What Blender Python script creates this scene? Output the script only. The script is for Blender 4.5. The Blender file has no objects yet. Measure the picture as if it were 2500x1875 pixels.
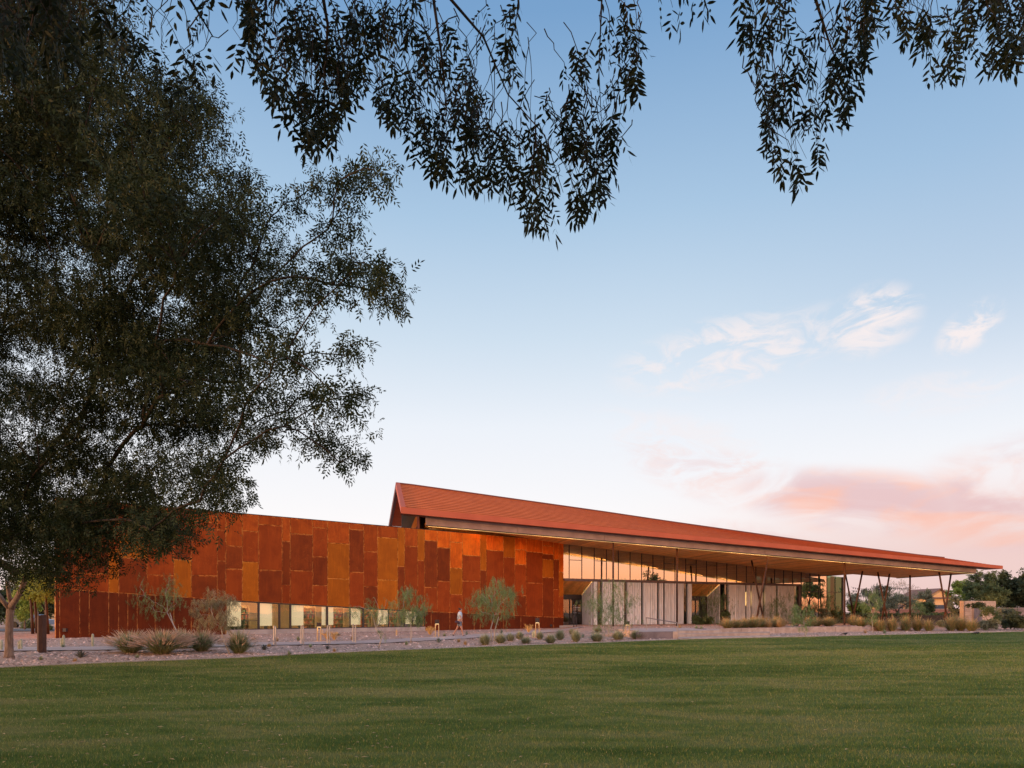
import bpy, math, random
import numpy as np
from mathutils import Vector, Matrix, noise as mnoise
R = math.radians
rng = np.random.default_rng(7)
random.seed(7)
scn = bpy.context.scene
C = scn.collection

# ------------------------------------------------------------------ camera
F = 1667.0; CX = 1250.0; HY = 1493.0; CAMZ = 1.6
cam = bpy.data.cameras.new('camera'); cam.lens = 24.0; cam.sensor_width = 36.0
cam.shift_y = 0.2222; cam.clip_end = 3000; cam.clip_start = 0.05
co = bpy.data.objects.new('camera', cam); C.objects.link(co)
co.location = (0, 0, CAMZ); co.rotation_euler = (R(90), 0, 0)
scn.camera = co

# ------------------------------------------------------------------ node helpers
def srgb(r, g, b, k=1.0):
    f = lambda c: (c/255/12.92 if c/255 <= .04045 else ((c/255+.055)/1.055)**2.4)*k
    return (f(r), f(g), f(b), 1)
class NT:
    def __init__(s, nt): s.nt = nt; s.n = nt.nodes; s.l = nt.links
    def add(s, t, **kw):
        o = s.n.new(t)
        for k, v in kw.items():
            if k.startswith('i_'): 
                key = k[2:].replace('_', ' ')
                s.set(o.inputs[key], v)
            else: setattr(o, k, v)
        return o
    def set(s, inp, v):
        if isinstance(v, bpy.types.NodeSocket): s.l.new(v, inp)
        else: inp.default_value = v
    def math(s, op, a, b=0.0, c=0.0, clamp=False):
        o = s.n.new('ShaderNodeMath'); o.operation = op; o.use_clamp = clamp
        s.set(o.inputs[0], a); s.set(o.inputs[1], b)
        s.set(o.inputs[2], c); return o.outputs[0]
    def mix(s, f, a, b, mode='MIX'):
        o = s.n.new('ShaderNodeMix'); o.data_type = 'RGBA'; o.blend_type = mode
        s.set(o.inputs[0], f); s.set(o.inputs[6], a); s.set(o.inputs[7], b); return o.outputs[2]
    def ramp(s, f, stops, interp='LINEAR'):
        o = s.n.new('ShaderNodeValToRGB'); o.color_ramp.interpolation = interp
        e = o.color_ramp.elements
        while len(e) < len(stops): e.new(.5)
        for i, (p, c) in enumerate(stops): e[i].position = p; e[i].color = c
        s.set(o.inputs[0], f); return o.outputs[0]
    def smooth(s, v, a, b, lo=0.0, hi=1.0):
        o = s.n.new('ShaderNodeMapRange'); o.interpolation_type = 'SMOOTHSTEP'
        s.set(o.inputs[0], v); o.inputs[1].default_value = a; o.inputs[2].default_value = b
        o.inputs[3].default_value = lo; o.inputs[4].default_value = hi; return o.outputs[0]
    def noise(s, vec, scale, detail=4, rough=.55, dist=0.0):
        o = s.n.new('ShaderNodeTexNoise'); o.inputs['Scale'].default_value = scale
        o.inputs['Detail'].default_value = detail; o.inputs['Roughness'].default_value = rough
        o.inputs['Distortion'].default_value = dist
        if vec is not None: s.l.new(vec, o.inputs['Vector'])
        return o.outputs[0]

# ------------------------------------------------------------------ world: dusk sky
SUN_AZ = R(-118); SUN_EL = R(5)          # azimuth measured from +Y (view axis) towards +X
w = bpy.data.worlds.new("World"); scn.world = w; w.use_nodes = True
W = NT(w.node_tree)
bg = W.n['Background']
tc = W.add('ShaderNodeTexCoord').outputs['Generated']
sep = W.add('ShaderNodeSeparateXYZ'); W.l.new(tc, sep.inputs[0])
X, Y, Z = sep.outputs
def S(*a): return srgb(*a)
front = W.ramp(Z, [(0, S(240, 204, 196)), (.05, S(250, 233, 228)), (.13, S(255, 252, 253)), (.26, S(239, 244, 252)),
                   (.37, S(209, 226, 242)), (.50, S(172, 202, 230)), (.66, S(122, 164, 208)), (1, S(78, 122, 176))])
back = W.ramp(Z, [(0, S(255, 160, 108)), (.05, S(255, 178, 130)), (.12, S(252, 202, 168)), (.24, S(246, 214, 198)),
                  (.45, S(214, 204, 206)), (.66, S(156, 172, 200)), (1, S(78, 122, 176))])
dotb = W.math('ADD', W.math('MULTIPLY', X, .62), W.math('MULTIPLY', Y, -.78))
mb = W.smooth(dotb, -.25, .55)
back = W.mix(1.0, back, (2.45, 2.4, 2.35, 1), 'MULTIPLY')
sky = W.mix(mb, front, back)
# right hand low sky is pinker, the far right a deeper blue
az = W.math('ARCTAN2', X, Y); el = W.math('ARCSINE', Z)
azd = W.math('MULTIPLY', az, 57.2958); eld = W.math('MULTIPLY', el, 57.2958)
fr = W.math('SUBTRACT', 1.0, mb)
pk = W.math('MULTIPLY', W.math('MULTIPLY', W.smooth(azd, 6, 34), W.smooth(eld, 12, 3)), fr)
sky = W.mix(W.math('MULTIPLY', pk, .75), sky, S(238, 200, 196))
db = W.math('MULTIPLY', W.math('MULTIPLY', W.smooth(azd, 8, 45), W.smooth(eld, 10, 24)), fr)
sky = W.mix(W.math('MULTIPLY', db, .30), sky, S(112, 158, 206))
# clouds
cv = W.add('ShaderNodeCombineXYZ'); W.l.new(azd, cv.inputs[0]); W.l.new(W.math('MULTIPLY', eld, 2.3), cv.inputs[1])
def ell(ca, ce, ra, re, tilt=0.0):
    a = W.math('SUBTRACT', azd, ca); e = W.math('SUBTRACT', W.math('SUBTRACT', eld, ce), W.math('MULTIPLY', a, tilt))
    a = W.math('DIVIDE', a, ra); e = W.math('DIVIDE', e, re)
    return W.smooth(W.math('ADD', W.math('MULTIPLY', a, a), W.math('MULTIPLY', e, e)), 1.0, .05)
wisp = W.noise(cv.outputs[0], .22, 9, .62, 1.2)
m = W.math('MULTIPLY', ell(17.5, 19.8, 10.5, 3.2, .10), .85)
m = W.math('MAXIMUM', m, ell(27.8, 20.6, 3.8, 2.8, .05))
m = W.math('MAXIMUM', m, ell(33.8, 19.0, 2.4, 1.8, .35))
m = W.math('MAXIMUM', m, W.math('MULTIPLY', ell(32, 15.2, 6, 1.8, 0), .45))
m = W.math('MAXIMUM', m, W.math('MULTIPLY', ell(14, 13.6, 9, 2.6, -.25), .5))
wf = W.math('MULTIPLY', W.math('MULTIPLY', m, W.smooth(wisp, .40, .62)), 1.0, clamp=True)
sky = W.mix(wf, sky, S(250, 240, 240))
low = W.noise(cv.outputs[0], .115, 7, .55, .8)
ml = W.math('MAXIMUM', ell(27, 8.2, 11, 3.0, -.14), ell(38, 7.8, 10, 4.8, .02))
ml = W.math('MAXIMUM', ml, W.math('MULTIPLY', ell(17, 4.9, 8, 1.5, 0), .8))
ml = W.math('MAXIMUM', ml, W.math('MULTIPLY', ell(62, 9, 30, 7, .02), .8))
ml = W.math('MAXIMUM', ml, W.math('MULTIPLY', W.math('MULTIPLY', ell(19, 10.0, 12, 3.0, -.30), W.smooth(wisp, .36, .66)), .38))
ml = W.math('MAXIMUM', ml, W.math('MULTIPLY', W.math('MULTIPLY', ell(14, 5.2, 12, 2.6, 0), W.smooth(wisp, .36, .62)), .5))
lf = W.math('MULTIPLY', ml, W.smooth(low, .30, .60))
lcol = W.mix(W.smooth(W.noise(cv.outputs[0], .2, 5, .5, .5), .38, .62), S(232, 192, 194), S(255, 188, 166))
sky = W.mix(W.math('MULTIPLY', lf, .85), sky, lcol)
nish = W.add('ShaderNodeTexSky', sky_type='NISHITA', sun_disc=False)
nish.sun_elevation = SUN_EL; nish.sun_rotation = SUN_AZ
nsc = W.mix(1.0, nish.outputs[0], (.05, .05, .05, 1), 'MULTIPLY')
sky = W.mix(.08, sky, nsc)
gnd = W.smooth(Z, -.02, 0)
sky = W.mix(gnd, (.10, .09, .08, 1), sky)
W.l.new(sky, bg.inputs[0]); bg.inputs[1].default_value = 1.06

sl = bpy.data.lights.new('sun', 'SUN'); sl.energy = 3.2; sl.angle = R(1.5); sl.color = (1, .50, .20)
so = bpy.data.objects.new('sun', sl); C.objects.link(so)
sd = Vector((math.sin(SUN_AZ)*math.cos(SUN_EL), math.cos(SUN_AZ)*math.cos(SUN_EL), math.sin(SUN_EL)))
so.rotation_euler = sd.to_track_quat('Z', 'Y').to_euler()

scn.render.engine = 'CYCLES'
vs = scn.view_settings; vs.view_transform = 'Standard'; vs.look = 'None'; vs.exposure = 0; vs.gamma = 1
vs.use_curve_mapping = False

# ------------------------------------------------------------------ materials
MATS = {}
def mat(name, c1, c2=None, scale=3.0, rough=.8, bump=0.0, bscale=None, metal=0.0, objrand=0.0, island=0.0,
        lo=.35, hi=.65, transl=0.0, emit=None, stretch=None, spec=.5, detail=5):
    if name in MATS: return MATS[name]
    m = bpy.data.materials.new(name); m.use_nodes = True; T = NT(m.node_tree)
    b = T.n['Principled BSDF']; out = T.n['Material Output']
    c1 = (*c1, 1) if len(c1) == 3 else c1
    c2 = c1 if c2 is None else ((*c2, 1) if len(c2) == 3 else c2)
    t = T.add('ShaderNodeTexCoord').outputs['Object']
    if stretch:
        mp = T.add('ShaderNodeMapping'); mp.inputs['Scale'].default_value = stretch; T.l.new(t, mp.inputs[0]); t = mp.outputs[0]
    n = T.noise(t, scale, detail)
    col = T.mix(T.smooth(n, lo, hi), c1, c2)
    if objrand:
        oi = T.add('ShaderNodeObjectInfo').outputs['Random']
        k = T.math('MULTIPLY_ADD', oi, 2*objrand, 1-objrand)
        cc = T.add('ShaderNodeCombineXYZ'); [T.l.new(k, cc.inputs[i]) for i in range(3)]
        col = T.mix(1.0, col, cc.outputs[0], 'MULTIPLY')
    if island:
        oi = T.add('ShaderNodeNewGeometry').outputs['Random Per Island']
        k = T.math('MULTIPLY_ADD', oi, 2*island, 1-island)
        cc = T.add('ShaderNodeCombineXYZ'); [T.l.new(k, cc.inputs[i]) for i in range(3)]
        col = T.mix(1.0, col, cc.outputs[0], 'MULTIPLY')
    T.l.new(col, b.inputs['Base Color'])
    b.inputs['Roughness'].default_value = rough; b.inputs['Metallic'].default_value = metal
    b.inputs['Specular IOR Level'].default_value = spec
    if bump:
        bn = T.add('ShaderNodeBump'); bn.inputs['Strength'].default_value = bump; bn.inputs['Distance'].default_value = .02
        T.l.new(T.noise(t, bscale or scale*6, 4), bn.inputs['Height']); T.l.new(bn.outputs[0], b.inputs['Normal'])
    if emit:
        b.inputs['Emission Color'].default_value = (*emit[0], 1); b.inputs['Emission Strength'].default_value = emit[1]
    if transl:
        tr = T.add('ShaderNodeBsdfTranslucent'); T.l.new(col, tr.inputs[0])
        mx = T.add('ShaderNodeMixShader'); mx.inputs[0].default_value = transl
        T.l.new(b.outputs[0], mx.inputs[1]); T.l.new(tr.outputs[0], mx.inputs[2]); T.l.new(mx.outputs[0], out.inputs[0])
    MATS[name] = m; return m

def rust_mat(name, base, alt, edge, gloss=.55, streak=.5):
    m = bpy.data.materials.new(name); m.use_nodes = True; T = NT(m.node_tree); b = T.n['Principled BSDF']
    t = T.add('ShaderNodeTexCoord').outputs['Object']
    oi = T.add('ShaderNodeObjectInfo').outputs['Random']
    off = T.add('ShaderNodeCombineXYZ'); T.l.new(T.math('MULTIPLY', oi, 50), off.inputs[0]); T.l.new(T.math('MULTIPLY', oi, 31), off.inputs[2])
    va = T.add('ShaderNodeVectorMath', operation='ADD'); T.l.new(t, va.inputs[0]); T.l.new(off.outputs[0], va.inputs[1]); t = va.outputs[0]
    mp = T.add('ShaderNodeMapping'); mp.inputs['Scale'].default_value = (2.2, 2.2, .25); T.l.new(t, mp.inputs[0])
    streaks = T.noise(mp.outputs[0], 4, 6, .6)
    blot = T.noise(t, 1.1, 6, .6, .6)
    fine = T.noise(t, 24, 4, .7)
    col = T.mix(T.smooth(blot, .34, .68), (*base, 1), (*alt, 1))
    col = T.mix(T.math('MULTIPLY', T.smooth(streaks, .45, .75), streak), col, (*[c*1.35 for c in alt], 1))
    k = T.math('MULTIPLY_ADD', fine, .5, .75)
    k = T.math('MULTIPLY', k, T.math('MULTIPLY_ADD', oi, .18, .91))
    cc = T.add('ShaderNodeCombineXYZ'); [T.l.new(k, cc.inputs[i]) for i in range(3)]
    col = T.mix(1.0, col, cc.outputs[0], 'MULTIPLY')
    # rust bloom along the edges of each sheet
    uv = T.add('ShaderNodeUVMap', uv_map='edge').outputs[0]; sz = T.add('ShaderNodeUVMap', uv_map='size').outputs[0]
    s1 = T.add('ShaderNodeSeparateXYZ'); T.l.new(uv, s1.inputs[0]); s2 = T.add('ShaderNodeSeparateXYZ'); T.l.new(sz, s2.inputs[0])
    u = T.math('MULTIPLY', T.math('SUBTRACT', .5, T.math('ABSOLUTE', T.math('SUBTRACT', s1.outputs[0], .5))), s2.outputs[0])
    vtop = T.math('MULTIPLY', T.math('SUBTRACT', 1.0, s1.outputs[1]), s2.outputs[1])
    vbot = T.math('MULTIPLY', s1.outputs[1], T.math('MULTIPLY', s2.outputs[1], 1.8))
    d = T.math('MINIMUM', u, T.math('MINIMUM', T.math('MULTIPLY', vtop, .6), vbot))
    wob = T.noise(t, 5, 5, .7, .5)
    e = T.smooth(T.math('SUBTRACT', d, T.math('MULTIPLY', T.math('SUBTRACT', wob, .50), .35)), .03, -.02)
    # drips and handling scratches
    scr = T.noise(t, 1.6, 2, .4, 2.5)
    ln = T.smooth(T.math('ABSOLUTE', T.math('SUBTRACT', scr, .5)), .006, .0)
    ln = T.math('MULTIPLY', ln, T.math('MULTIPLY', T.smooth(oi, .62, .7), .5))
    e = T.math('MAXIMUM', T.math('MULTIPLY', e, .7), ln)
    col = T.mix(e, col, (*edge, 1))
    T.l.new(col, b.inputs['Base Color']); b.inputs['Roughness'].default_value = gloss
    b.inputs['Specular IOR Level'].default_value = .12
    bn = T.add('ShaderNodeBump'); bn.inputs['Strength'].default_value = .25; bn.inputs['Distance'].default_value = .01
    T.l.new(T.noise(t, 3, 6, .6), bn.inputs['Height']); T.l.new(bn.outputs[0], b.inputs['Normal'])
    MATS[name] = m; return m

def glass_mat(name, tint=(.35, .42, .34), refl=.55, wob=.004, rtint=(1, 1, 1)):
    m = bpy.data.materials.new(name); m.use_nodes = True; T = NT(m.node_tree); out = T.n['Material Output']
    T.n.remove(T.n['Principled BSDF'])
    g = T.add('ShaderNodeBsdfGlossy'); g.inputs['Roughness'].default_value = 0.0; g.inputs[0].default_value = (*rtint, 1)
    tr = T.add('ShaderNodeBsdfTransparent'); tr.inputs[0].default_value = (*tint, 1)
    mx = T.add('ShaderNodeMixShader')
    fr = T.add('ShaderNodeLayerWeight'); fr.inputs['Blend'].default_value = .5
    T.set(mx.inputs[0], T.math('MULTIPLY_ADD', T.math('POWER', fr.outputs['Facing'], 5.0), .9-refl, refl, clamp=True))
    T.l.new(tr.outputs[0], mx.inputs[1]); T.l.new(g.outputs[0], mx.inputs[2]); T.l.new(mx.outputs[0], out.inputs[0])
    t = T.add('ShaderNodeTexCoord').outputs['Object']
    bn = T.add('ShaderNodeBump'); bn.inputs['Strength'].default_value = 1.0; bn.inputs['Distance'].default_value = wob
    T.l.new(T.noise(t, .8, 2), bn.inputs['Height']); T.l.new(bn.outputs[0], g.inputs['Normal'])
    MATS[name] = m; return m

EDGE = (.50, .17, .035)
rust_mat('rust_dark', (.110, .019, .005), (.150, .027, .006), (.30, .065, .015), .7)
rust_mat('rust_mid', (.25, .040, .006), (.33, .058, .008), (.62, .17, .03), .7)
rust_mat('rust_deep', (.175, .030, .006), (.24, .044, .007), (.56, .15, .03), .7)
rust_mat('rust_ochre', (.36, .088, .006), (.44, .115, .007), (.72, .26, .03), .7)
rust_mat('rust_warm_lit', (.31, .052, .006), (.42, .078, .008), (.78, .26, .04), .65)  # weaker painted glow for the rest of the top row
rust_mat('rust_orange_lit', (.58, .095, .006), (.84, .17, .010), (.90, .36, .06), .6)  # rust tone with the light wash at the wall head put into it
mat('rust_seam', (.95, .45, .12), (.22, .045, .01), 3, .8, lo=.42, hi=.6)
mat('rust_back', (.05, .018, .01))
mat('dark_metal', (.035, .024, .024), (.05, .034, .032), 5, .45, spec=.4)
mat('bronze_beam', (0.112, 0.072, 0.072), (0.150, 0.096, 0.093), 3, .5)
mat('fascia', (.38, .275, .285), (.48, .36, .365), 1.2, .45, bump=.05)
mat('roof_red', (.64, .145, .034), (.74, .175, .044), .8, .7, bump=.05, spec=.12)
mat('roof_shade_line', (.27, .055, .022), (.32, .07, .027), 2, .9, spec=.1)  # shade between courses put into the colour of their butt edges
mat('eave_red', (.45, .105, .055), (.50, .122, .062), .8, .6, spec=.2)
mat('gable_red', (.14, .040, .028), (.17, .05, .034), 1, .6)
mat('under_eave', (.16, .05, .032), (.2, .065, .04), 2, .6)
mat('wood', (.80, .35, .075), (.92, .48, .125), 3, .5, objrand=.22, bump=.05)
mat('wood_dark', (.40, .15, .035), (.5, .20, .05), 3, .5, objrand=.2)
mat('concrete_rib', (.70, .69, .70), (.84, .83, .84), 1.5, .85, bump=.1, objrand=.05, stretch=(3, 3, .6))
mat('concrete', (.36, .29, .26), (.47, .385, .345), 2, .85, bump=.15, objrand=.05)
mat('concrete_tan', (.42, .29, .22), (.55, .40, .31), 2, .85, bump=.15, objrand=.06)
mat('concrete_dark', (.17, .125, .12), (.25, .185, .175), 2, .85, bump=.15)
mat('steel_post', (.055, .024, .016), (.085, .038, .024), 4, .55, spec=.3)
mat('steel_bright', (.33, .31, .31), (.40, .38, .38), 6, .4, metal=.7)
mat('lawn', (.055, .085, .018), (.115, .125, .035), .55, .95, bump=.6, bscale=60)
mat('soil', (.40, .225, .15), (.60, .37, .26), 3.5, .95, bump=1.0, bscale=9)
mat('path_concrete', (.48, .345, .285), (.57, .42, .35), 1.2, .9, bump=.1)
mat('asphalt', (.14, .13, .13), (.19, .18, .18), 1.5, .9)
mat('gravel', (.34, .20, .15), (.68, .46, .36), 9, .95, island=.55)
mat('shade_cream_glow', (.74, .64, .42), (.78, .68, .46), 1, .8, emit=((1, .84, .56), .42))  # emission stands in for room light on the shades
mat('interior_wall', (.55, .45, .30), None, 1, .8)
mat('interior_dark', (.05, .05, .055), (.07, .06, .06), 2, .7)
mat('navy', (.03, .045, .075), (.04, .055, .09), 2, .6)
mat('shelf_wood', (.45, .30, .15), (.55, .38, .20), 3, .6)
mat('book', (.45, .12, .06), (.16, .22, .12), 5, .7, island=.8, lo=.42, hi=.55)
mat('lamp_glow', (1, .8, .5), emit=((1, .70, .34), 3))
mat('ceiling_glow', (1, .9, .7), emit=((1, .84, .58), 22))
mat('led', (1, .8, .4), emit=((1, .62, .22), 1.5))
mat('white_print', (.6, .6, .58))
mat('block', (.44, .31, .245), (.54, .39, .31), 3, .9, objrand=.1, bump=.15)
mat('mortar', (.30, .22, .18))
mat('brick_far', (.30, .13, .09), (.36, .16, .11), 1, .9)
mat('stucco_warm', (.62, .40, .20), (.68, .44, .23), 1, .9)
mat('roof_tile_far', (.16, .10, .09), (.2, .13, .11), 3, .9)
mat('bark', (.13, .088, .068), (.24, .17, .13), 7, .95, bump=.8, bscale=18, stretch=(2, 2, .5))
mat('bark_pale', (.36, .30, .25), (.48, .42, .35), 9, .85)
mat('bark_limb', (.035, .026, .022), (.06, .045, .036), 6, .95, spec=.1)
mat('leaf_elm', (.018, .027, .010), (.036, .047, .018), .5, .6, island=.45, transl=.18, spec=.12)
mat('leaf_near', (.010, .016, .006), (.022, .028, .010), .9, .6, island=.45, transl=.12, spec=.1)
mat('leaf_willow', (.13, .21, .070), (.22, .30, .12), 1.5, .7, island=.45, transl=.3)
mat('leaf_willow_brown', (0.208, 0.195, 0.098), (0.338, 0.286, 0.156), 1.5, .7, island=.4, transl=.3)
mat('leaf_bright', (0.210, 0.285, 0.045), (0.360, 0.405, 0.075), .7, .6, island=.45, transl=.35)
mat('leaf_mid', (0.096, 0.128, 0.042), (0.176, 0.200, 0.067), .7, .7, island=.4, transl=.25)
mat('leaf_dark', (0.039, 0.058, 0.025), (0.072, 0.091, 0.036), .7, .7, island=.4, transl=.2)
mat('leaf_olive', (0.168, 0.182, 0.105), (0.252, 0.252, 0.154), .9, .8, island=.35, transl=.2)
mat('leaf_bare', (.30, .22, .15), (.38, .29, .21), .9, .8, island=.3)
mat('grass_green', (0.221, 0.289, 0.102), (0.357, 0.408, 0.170), 2, .8, island=.4, transl=.3)
mat('grass_sage', (0.270, 0.330, 0.180), (0.435, 0.465, 0.270), 2, .8, island=.4, transl=.25)
mat('grass_pale', (.42, .42, .26), (.54, .50, .32), 2, .8, island=.4, transl=.25)
mat('grass_dry', (.52, .34, .15), (.66, .45, .22), 2, .8, island=.35, transl=.3)
mat('plume', (.62, .47, .36), (.74, .58, .47), 2, .9, island=.2, transl=.35)
mat('agave', (.10, .145, .11), (.15, .20, .15), 3, .6)
mat('agave_dark', (.07, .07, .06), (.10, .11, .085), 3, .6)
mat('cactus', (.30, .31, .21), (.44, .43, .31), 9, .8)
mat('gold_stem', (.62, .37, .11), (.72, .46, .16), 3, .7, island=.3)
mat('skin', (.42, .21, .15), (.46, .24, .18), 6, .6)
mat('hair', (.018, .012, .010), (.03, .02, .016), 20, .7)
mat('shirt', (.46, .56, .66), (.54, .64, .74), 5, .9)
mat('shorts', (.14, .17, .22), (.19, .22, .27), 6, .9)
mat('bag', (.045, .022, .035), (.065, .032, .045), 6, .8)
mat('shoe', (.02, .018, .018), (.03, .026, .026), 6, .7)
mat('sock', (.6, .56, .52))
mat('bird', (.02, .018, .02))
mat('car_paint', (.20, .26, .34), None, 1, .3)
glass_mat('glass_dark', (.32, .35, .31), .10, .001)
glass_mat('glass_upper', (.30, .36, .28), .43, .0012, (1, .95, .95))
glass_mat('glass_green', (.36, .56, .44), .05, .002)
glass_mat('glass_low', (.93, .93, .88), .08, .002)
glass_mat('glass_sign', (.55, .5, .5), .04, 0)

# ------------------------------------------------------------------ object helpers
def setp(o, label=None, cat=None, group=None, kind=None):
    if label: o['label'] = label
    if cat: o['category'] = cat
    if group: o['group'] = group
    if kind: o['kind'] = kind
    return o
def empty(name, loc, label, cat, group=None):
    o = bpy.data.objects.new(name, None); C.objects.link(o); o.location = loc; o.empty_display_size = .3
    return setp(o, label, cat, group)
WM = {}
def world_of(o):
    m = Matrix.Translation(o.location) if o.rotation_euler[:] == (0, 0, 0) else (Matrix.Translation(o.location) @ o.rotation_euler.to_matrix().to_4x4())
    return world_of(o.parent) @ m if o.parent else m
class MB:
    """collects geometry in world coordinates and links it as one mesh"""
    def __init__(s): s.v = []; s.f = []; s.m = []; s.mi = 0
    def add(s, vs, fs):
        k = len(s.v); s.v += [tuple(v) for v in vs]; s.f += [tuple(i+k for i in f) for f in fs]; s.m += [s.mi]*len(fs); return s
    def box(s, a, b):
        x0, y0, z0 = a; x1, y1, z1 = b
        return s.add([(x0,y0,z0),(x1,y0,z0),(x1,y1,z0),(x0,y1,z0),(x0,y0,z1),(x1,y0,z1),(x1,y1,z1),(x0,y1,z1)],
                     [(0,3,2,1),(4,5,6,7),(0,1,5,4),(1,2,6,5),(2,3,7,6),(3,0,4,7)])
    def hexa(s, p):   # 8 points: bottom ring 0-3, top ring 4-7
        return s.add(p, [(0,3,2,1),(4,5,6,7),(0,1,5,4),(1,2,6,5),(2,3,7,6),(3,0,4,7)])
    def prism(s, quad, off):     # a polygon given thickness by an offset vector
        n = len(quad); off = Vector(off); q = [Vector(p) for p in quad]
        return s.add(q + [p+off for p in q], [tuple(range(n))[::-1], tuple(range(n, 2*n))] + [(i, (i+1) % n, n+(i+1) % n, n+i) for i in range(n)])
    def bar(s, a, b, wv, hv):    # box between two points, half vectors wv and hv
        a, b, wv, hv = map(Vector, (a, b, wv, hv))
        return s.hexa([a-wv-hv, a+wv-hv, b+wv-hv, b-wv-hv, a-wv+hv, a+wv+hv, b+wv+hv, b-wv+hv])
    def tube(s, pts, rad, n=6, cap=True):
        pts = [Vector(p) for p in pts]; vs = []; up = Vector((0, 0, 1))
        if not hasattr(rad, '__len__'): rad = [rad]*len(pts)
        prev = None
        for i, p in enumerate(pts):
            d = (pts[min(i+1, len(pts)-1)] - pts[max(i-1, 0)])
            d = d.normalized() if d.length > 1e-6 else up
            if prev is None: prev = d.cross(Vector((1, 0, 0)) if abs(d.x) < .8 else Vector((0, 1, 0))).normalized()
            u = (prev - d*prev.dot(d)); u = u.normalized() if u.length > 1e-6 else d.orthogonal().normalized(); prev = u
            v = d.cross(u)
            vs += [p + (u*math.cos(2*math.pi*k/n) + v*math.sin(2*math.pi*k/n))*rad[i] for k in range(n)]
        fs = [(i*n+k, i*n+(k+1) % n, (i+1)*n+(k+1) % n, (i+1)*n+k) for i in range(len(pts)-1) for k in range(n)]
        if cap: fs += [tuple(range(n))[::-1], tuple(range((len(pts)-1)*n, len(pts)*n))]
        return s.add(vs, fs)
    def build(s, name, mats, parent=None, smooth=False):
        me = bpy.data.meshes.new(name)
        pm = world_of(parent) if parent else Matrix()
        # local origin at first vertex column so objects have a sensible place
        vs = s.v
        if parent:
            inv = pm.inverted(); vs = [inv @ Vector(v) for v in vs]
        me.from_pydata([tuple(v) for v in vs], [], s.f)
        if not isinstance(mats, (list, tuple)): mats = [mats]
        for m in mats: me.materials.append(MATS[m])
        if len(mats) > 1: me.polygons.foreach_set('material_index', s.m)
        if smooth: me.polygons.foreach_set('use_smooth', [True]*len(me.polygons))
        me.update()
        o = bpy.data.objects.new(name, me); C.objects.link(o)
        if parent: o.parent = parent
        return o
def np_mesh(name, v, f, m, parent=None, smooth=False):
    """v (N,3), f (M,k) arrays, world coordinates"""
    if parent:
        p = world_of(parent).translation; v = v - np.array(p)
    me = bpy.data.meshes.new(name); me.vertices.add(len(v)); me.vertices.foreach_set('co', np.ascontiguousarray(v, np.float32).ravel())
    k = f.shape[1]; me.loops.add(f.size); me.loops.foreach_set('vertex_index', np.ascontiguousarray(f, np.int32).ravel())
    me.polygons.add(len(f)); me.polygons.foreach_set('loop_start', np.arange(0, f.size, k, dtype=np.int32))
    try: me.polygons.foreach_set('loop_total', np.full(len(f), k, np.int32))
    except Exception: pass
    me.update(calc_edges=True); me.materials.append(MATS[m])
    if smooth: me.polygons.foreach_set('use_smooth', np.ones(len(f), bool))
    o = bpy.data.objects.new(name, me); C.objects.link(o)
    if parent: o.parent = parent
    return o
def copy_tree(o, loc, rz=0.0, sc=1.0):
    c = o.copy(); C.objects.link(c); c.location = loc; c.rotation_euler = (0, 0, rz); c.scale = (sc, sc, sc)
    for ch in list(o.children):
        d = ch.copy(); C.objects.link(d); d.parent = c
        for g in list(ch.children):
            e = g.copy(); C.objects.link(e); e.parent = d
    return c

# ------------------------------------------------------------------ place geometry: survey of the site
def P(px, py, D): return Vector(((px-CX)/F*D, D, CAMZ-(py-HY)/F*D))
curb_px = [-900, 0, 560, 1080, 1440, 1700, 2000, 2240, 2399, 2500, 3300]
curb_D = [14.5, 19.4, 23.3, 29.5, 34.6, 39.6, 43.7, 48.3, 52.0, 54.4, 80]
def Dcurb(px): return float(np.interp(px, curb_px, curb_D))
def Drust(px): return 59*1973/(3350-px)
def Dglass(px): return 59*3273/(4650-px)
def Dbuild(px): return Drust(px) if px < 1377 else Dglass(min(px, 3400))
def Dstep(px): return float(np.interp(px, [1552, 1724, 2105, 2600], [41.6, 44.7, 52.6, 62]))
def sst(x): x = min(1, max(0, x)); return x*x*(3-2*x)
def gz(px, D):
    dc, db = Dcurb(px), Dbuild(px)
    t = (D-dc)/(db-dc)
    zb = .19 + .23*sst((px-1365)/60)
    zs = .02 + (zb-.02)*sst(t*1.15) if t > 0 else .02
    wgt = min(sst((px-1440)/110), sst((2260-px)/150))
    zst = .40 if D > Dstep(px)+.02 else .03 + .05*max(0, min(1, t*4))
    return wgt*zst + (1-wgt)*zs
def gzxy(x, y): return gz(CX+F*x/max(y, 5), y)
def G(px, py):
    z = .1
    for _ in range(25):
        D = (CAMZ-z)*F/(py-HY); z = .5*z+.5*gz(px, D)
    if px < 1377: D = min(D, Drust(px)-.9)
    return Vector(((px-CX)/F*D, D, gz(px, D)))
def rustp(px, z=0.0, off=0.0):       # point in the plane of the rusted steel wall
    D = Drust(px); return Vector(((px-CX)/F*D, D, z)) + Vector((.622, -.783, 0))*off
def glassp(px, z=0.0, off=0.0):
    D = Dglass(px); return Vector(((px-CX)/F*D, D, z)) + Vector((.44, -.898, 0))*off
def zat(py, D): return CAMZ-(py-HY)/F*D

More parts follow.
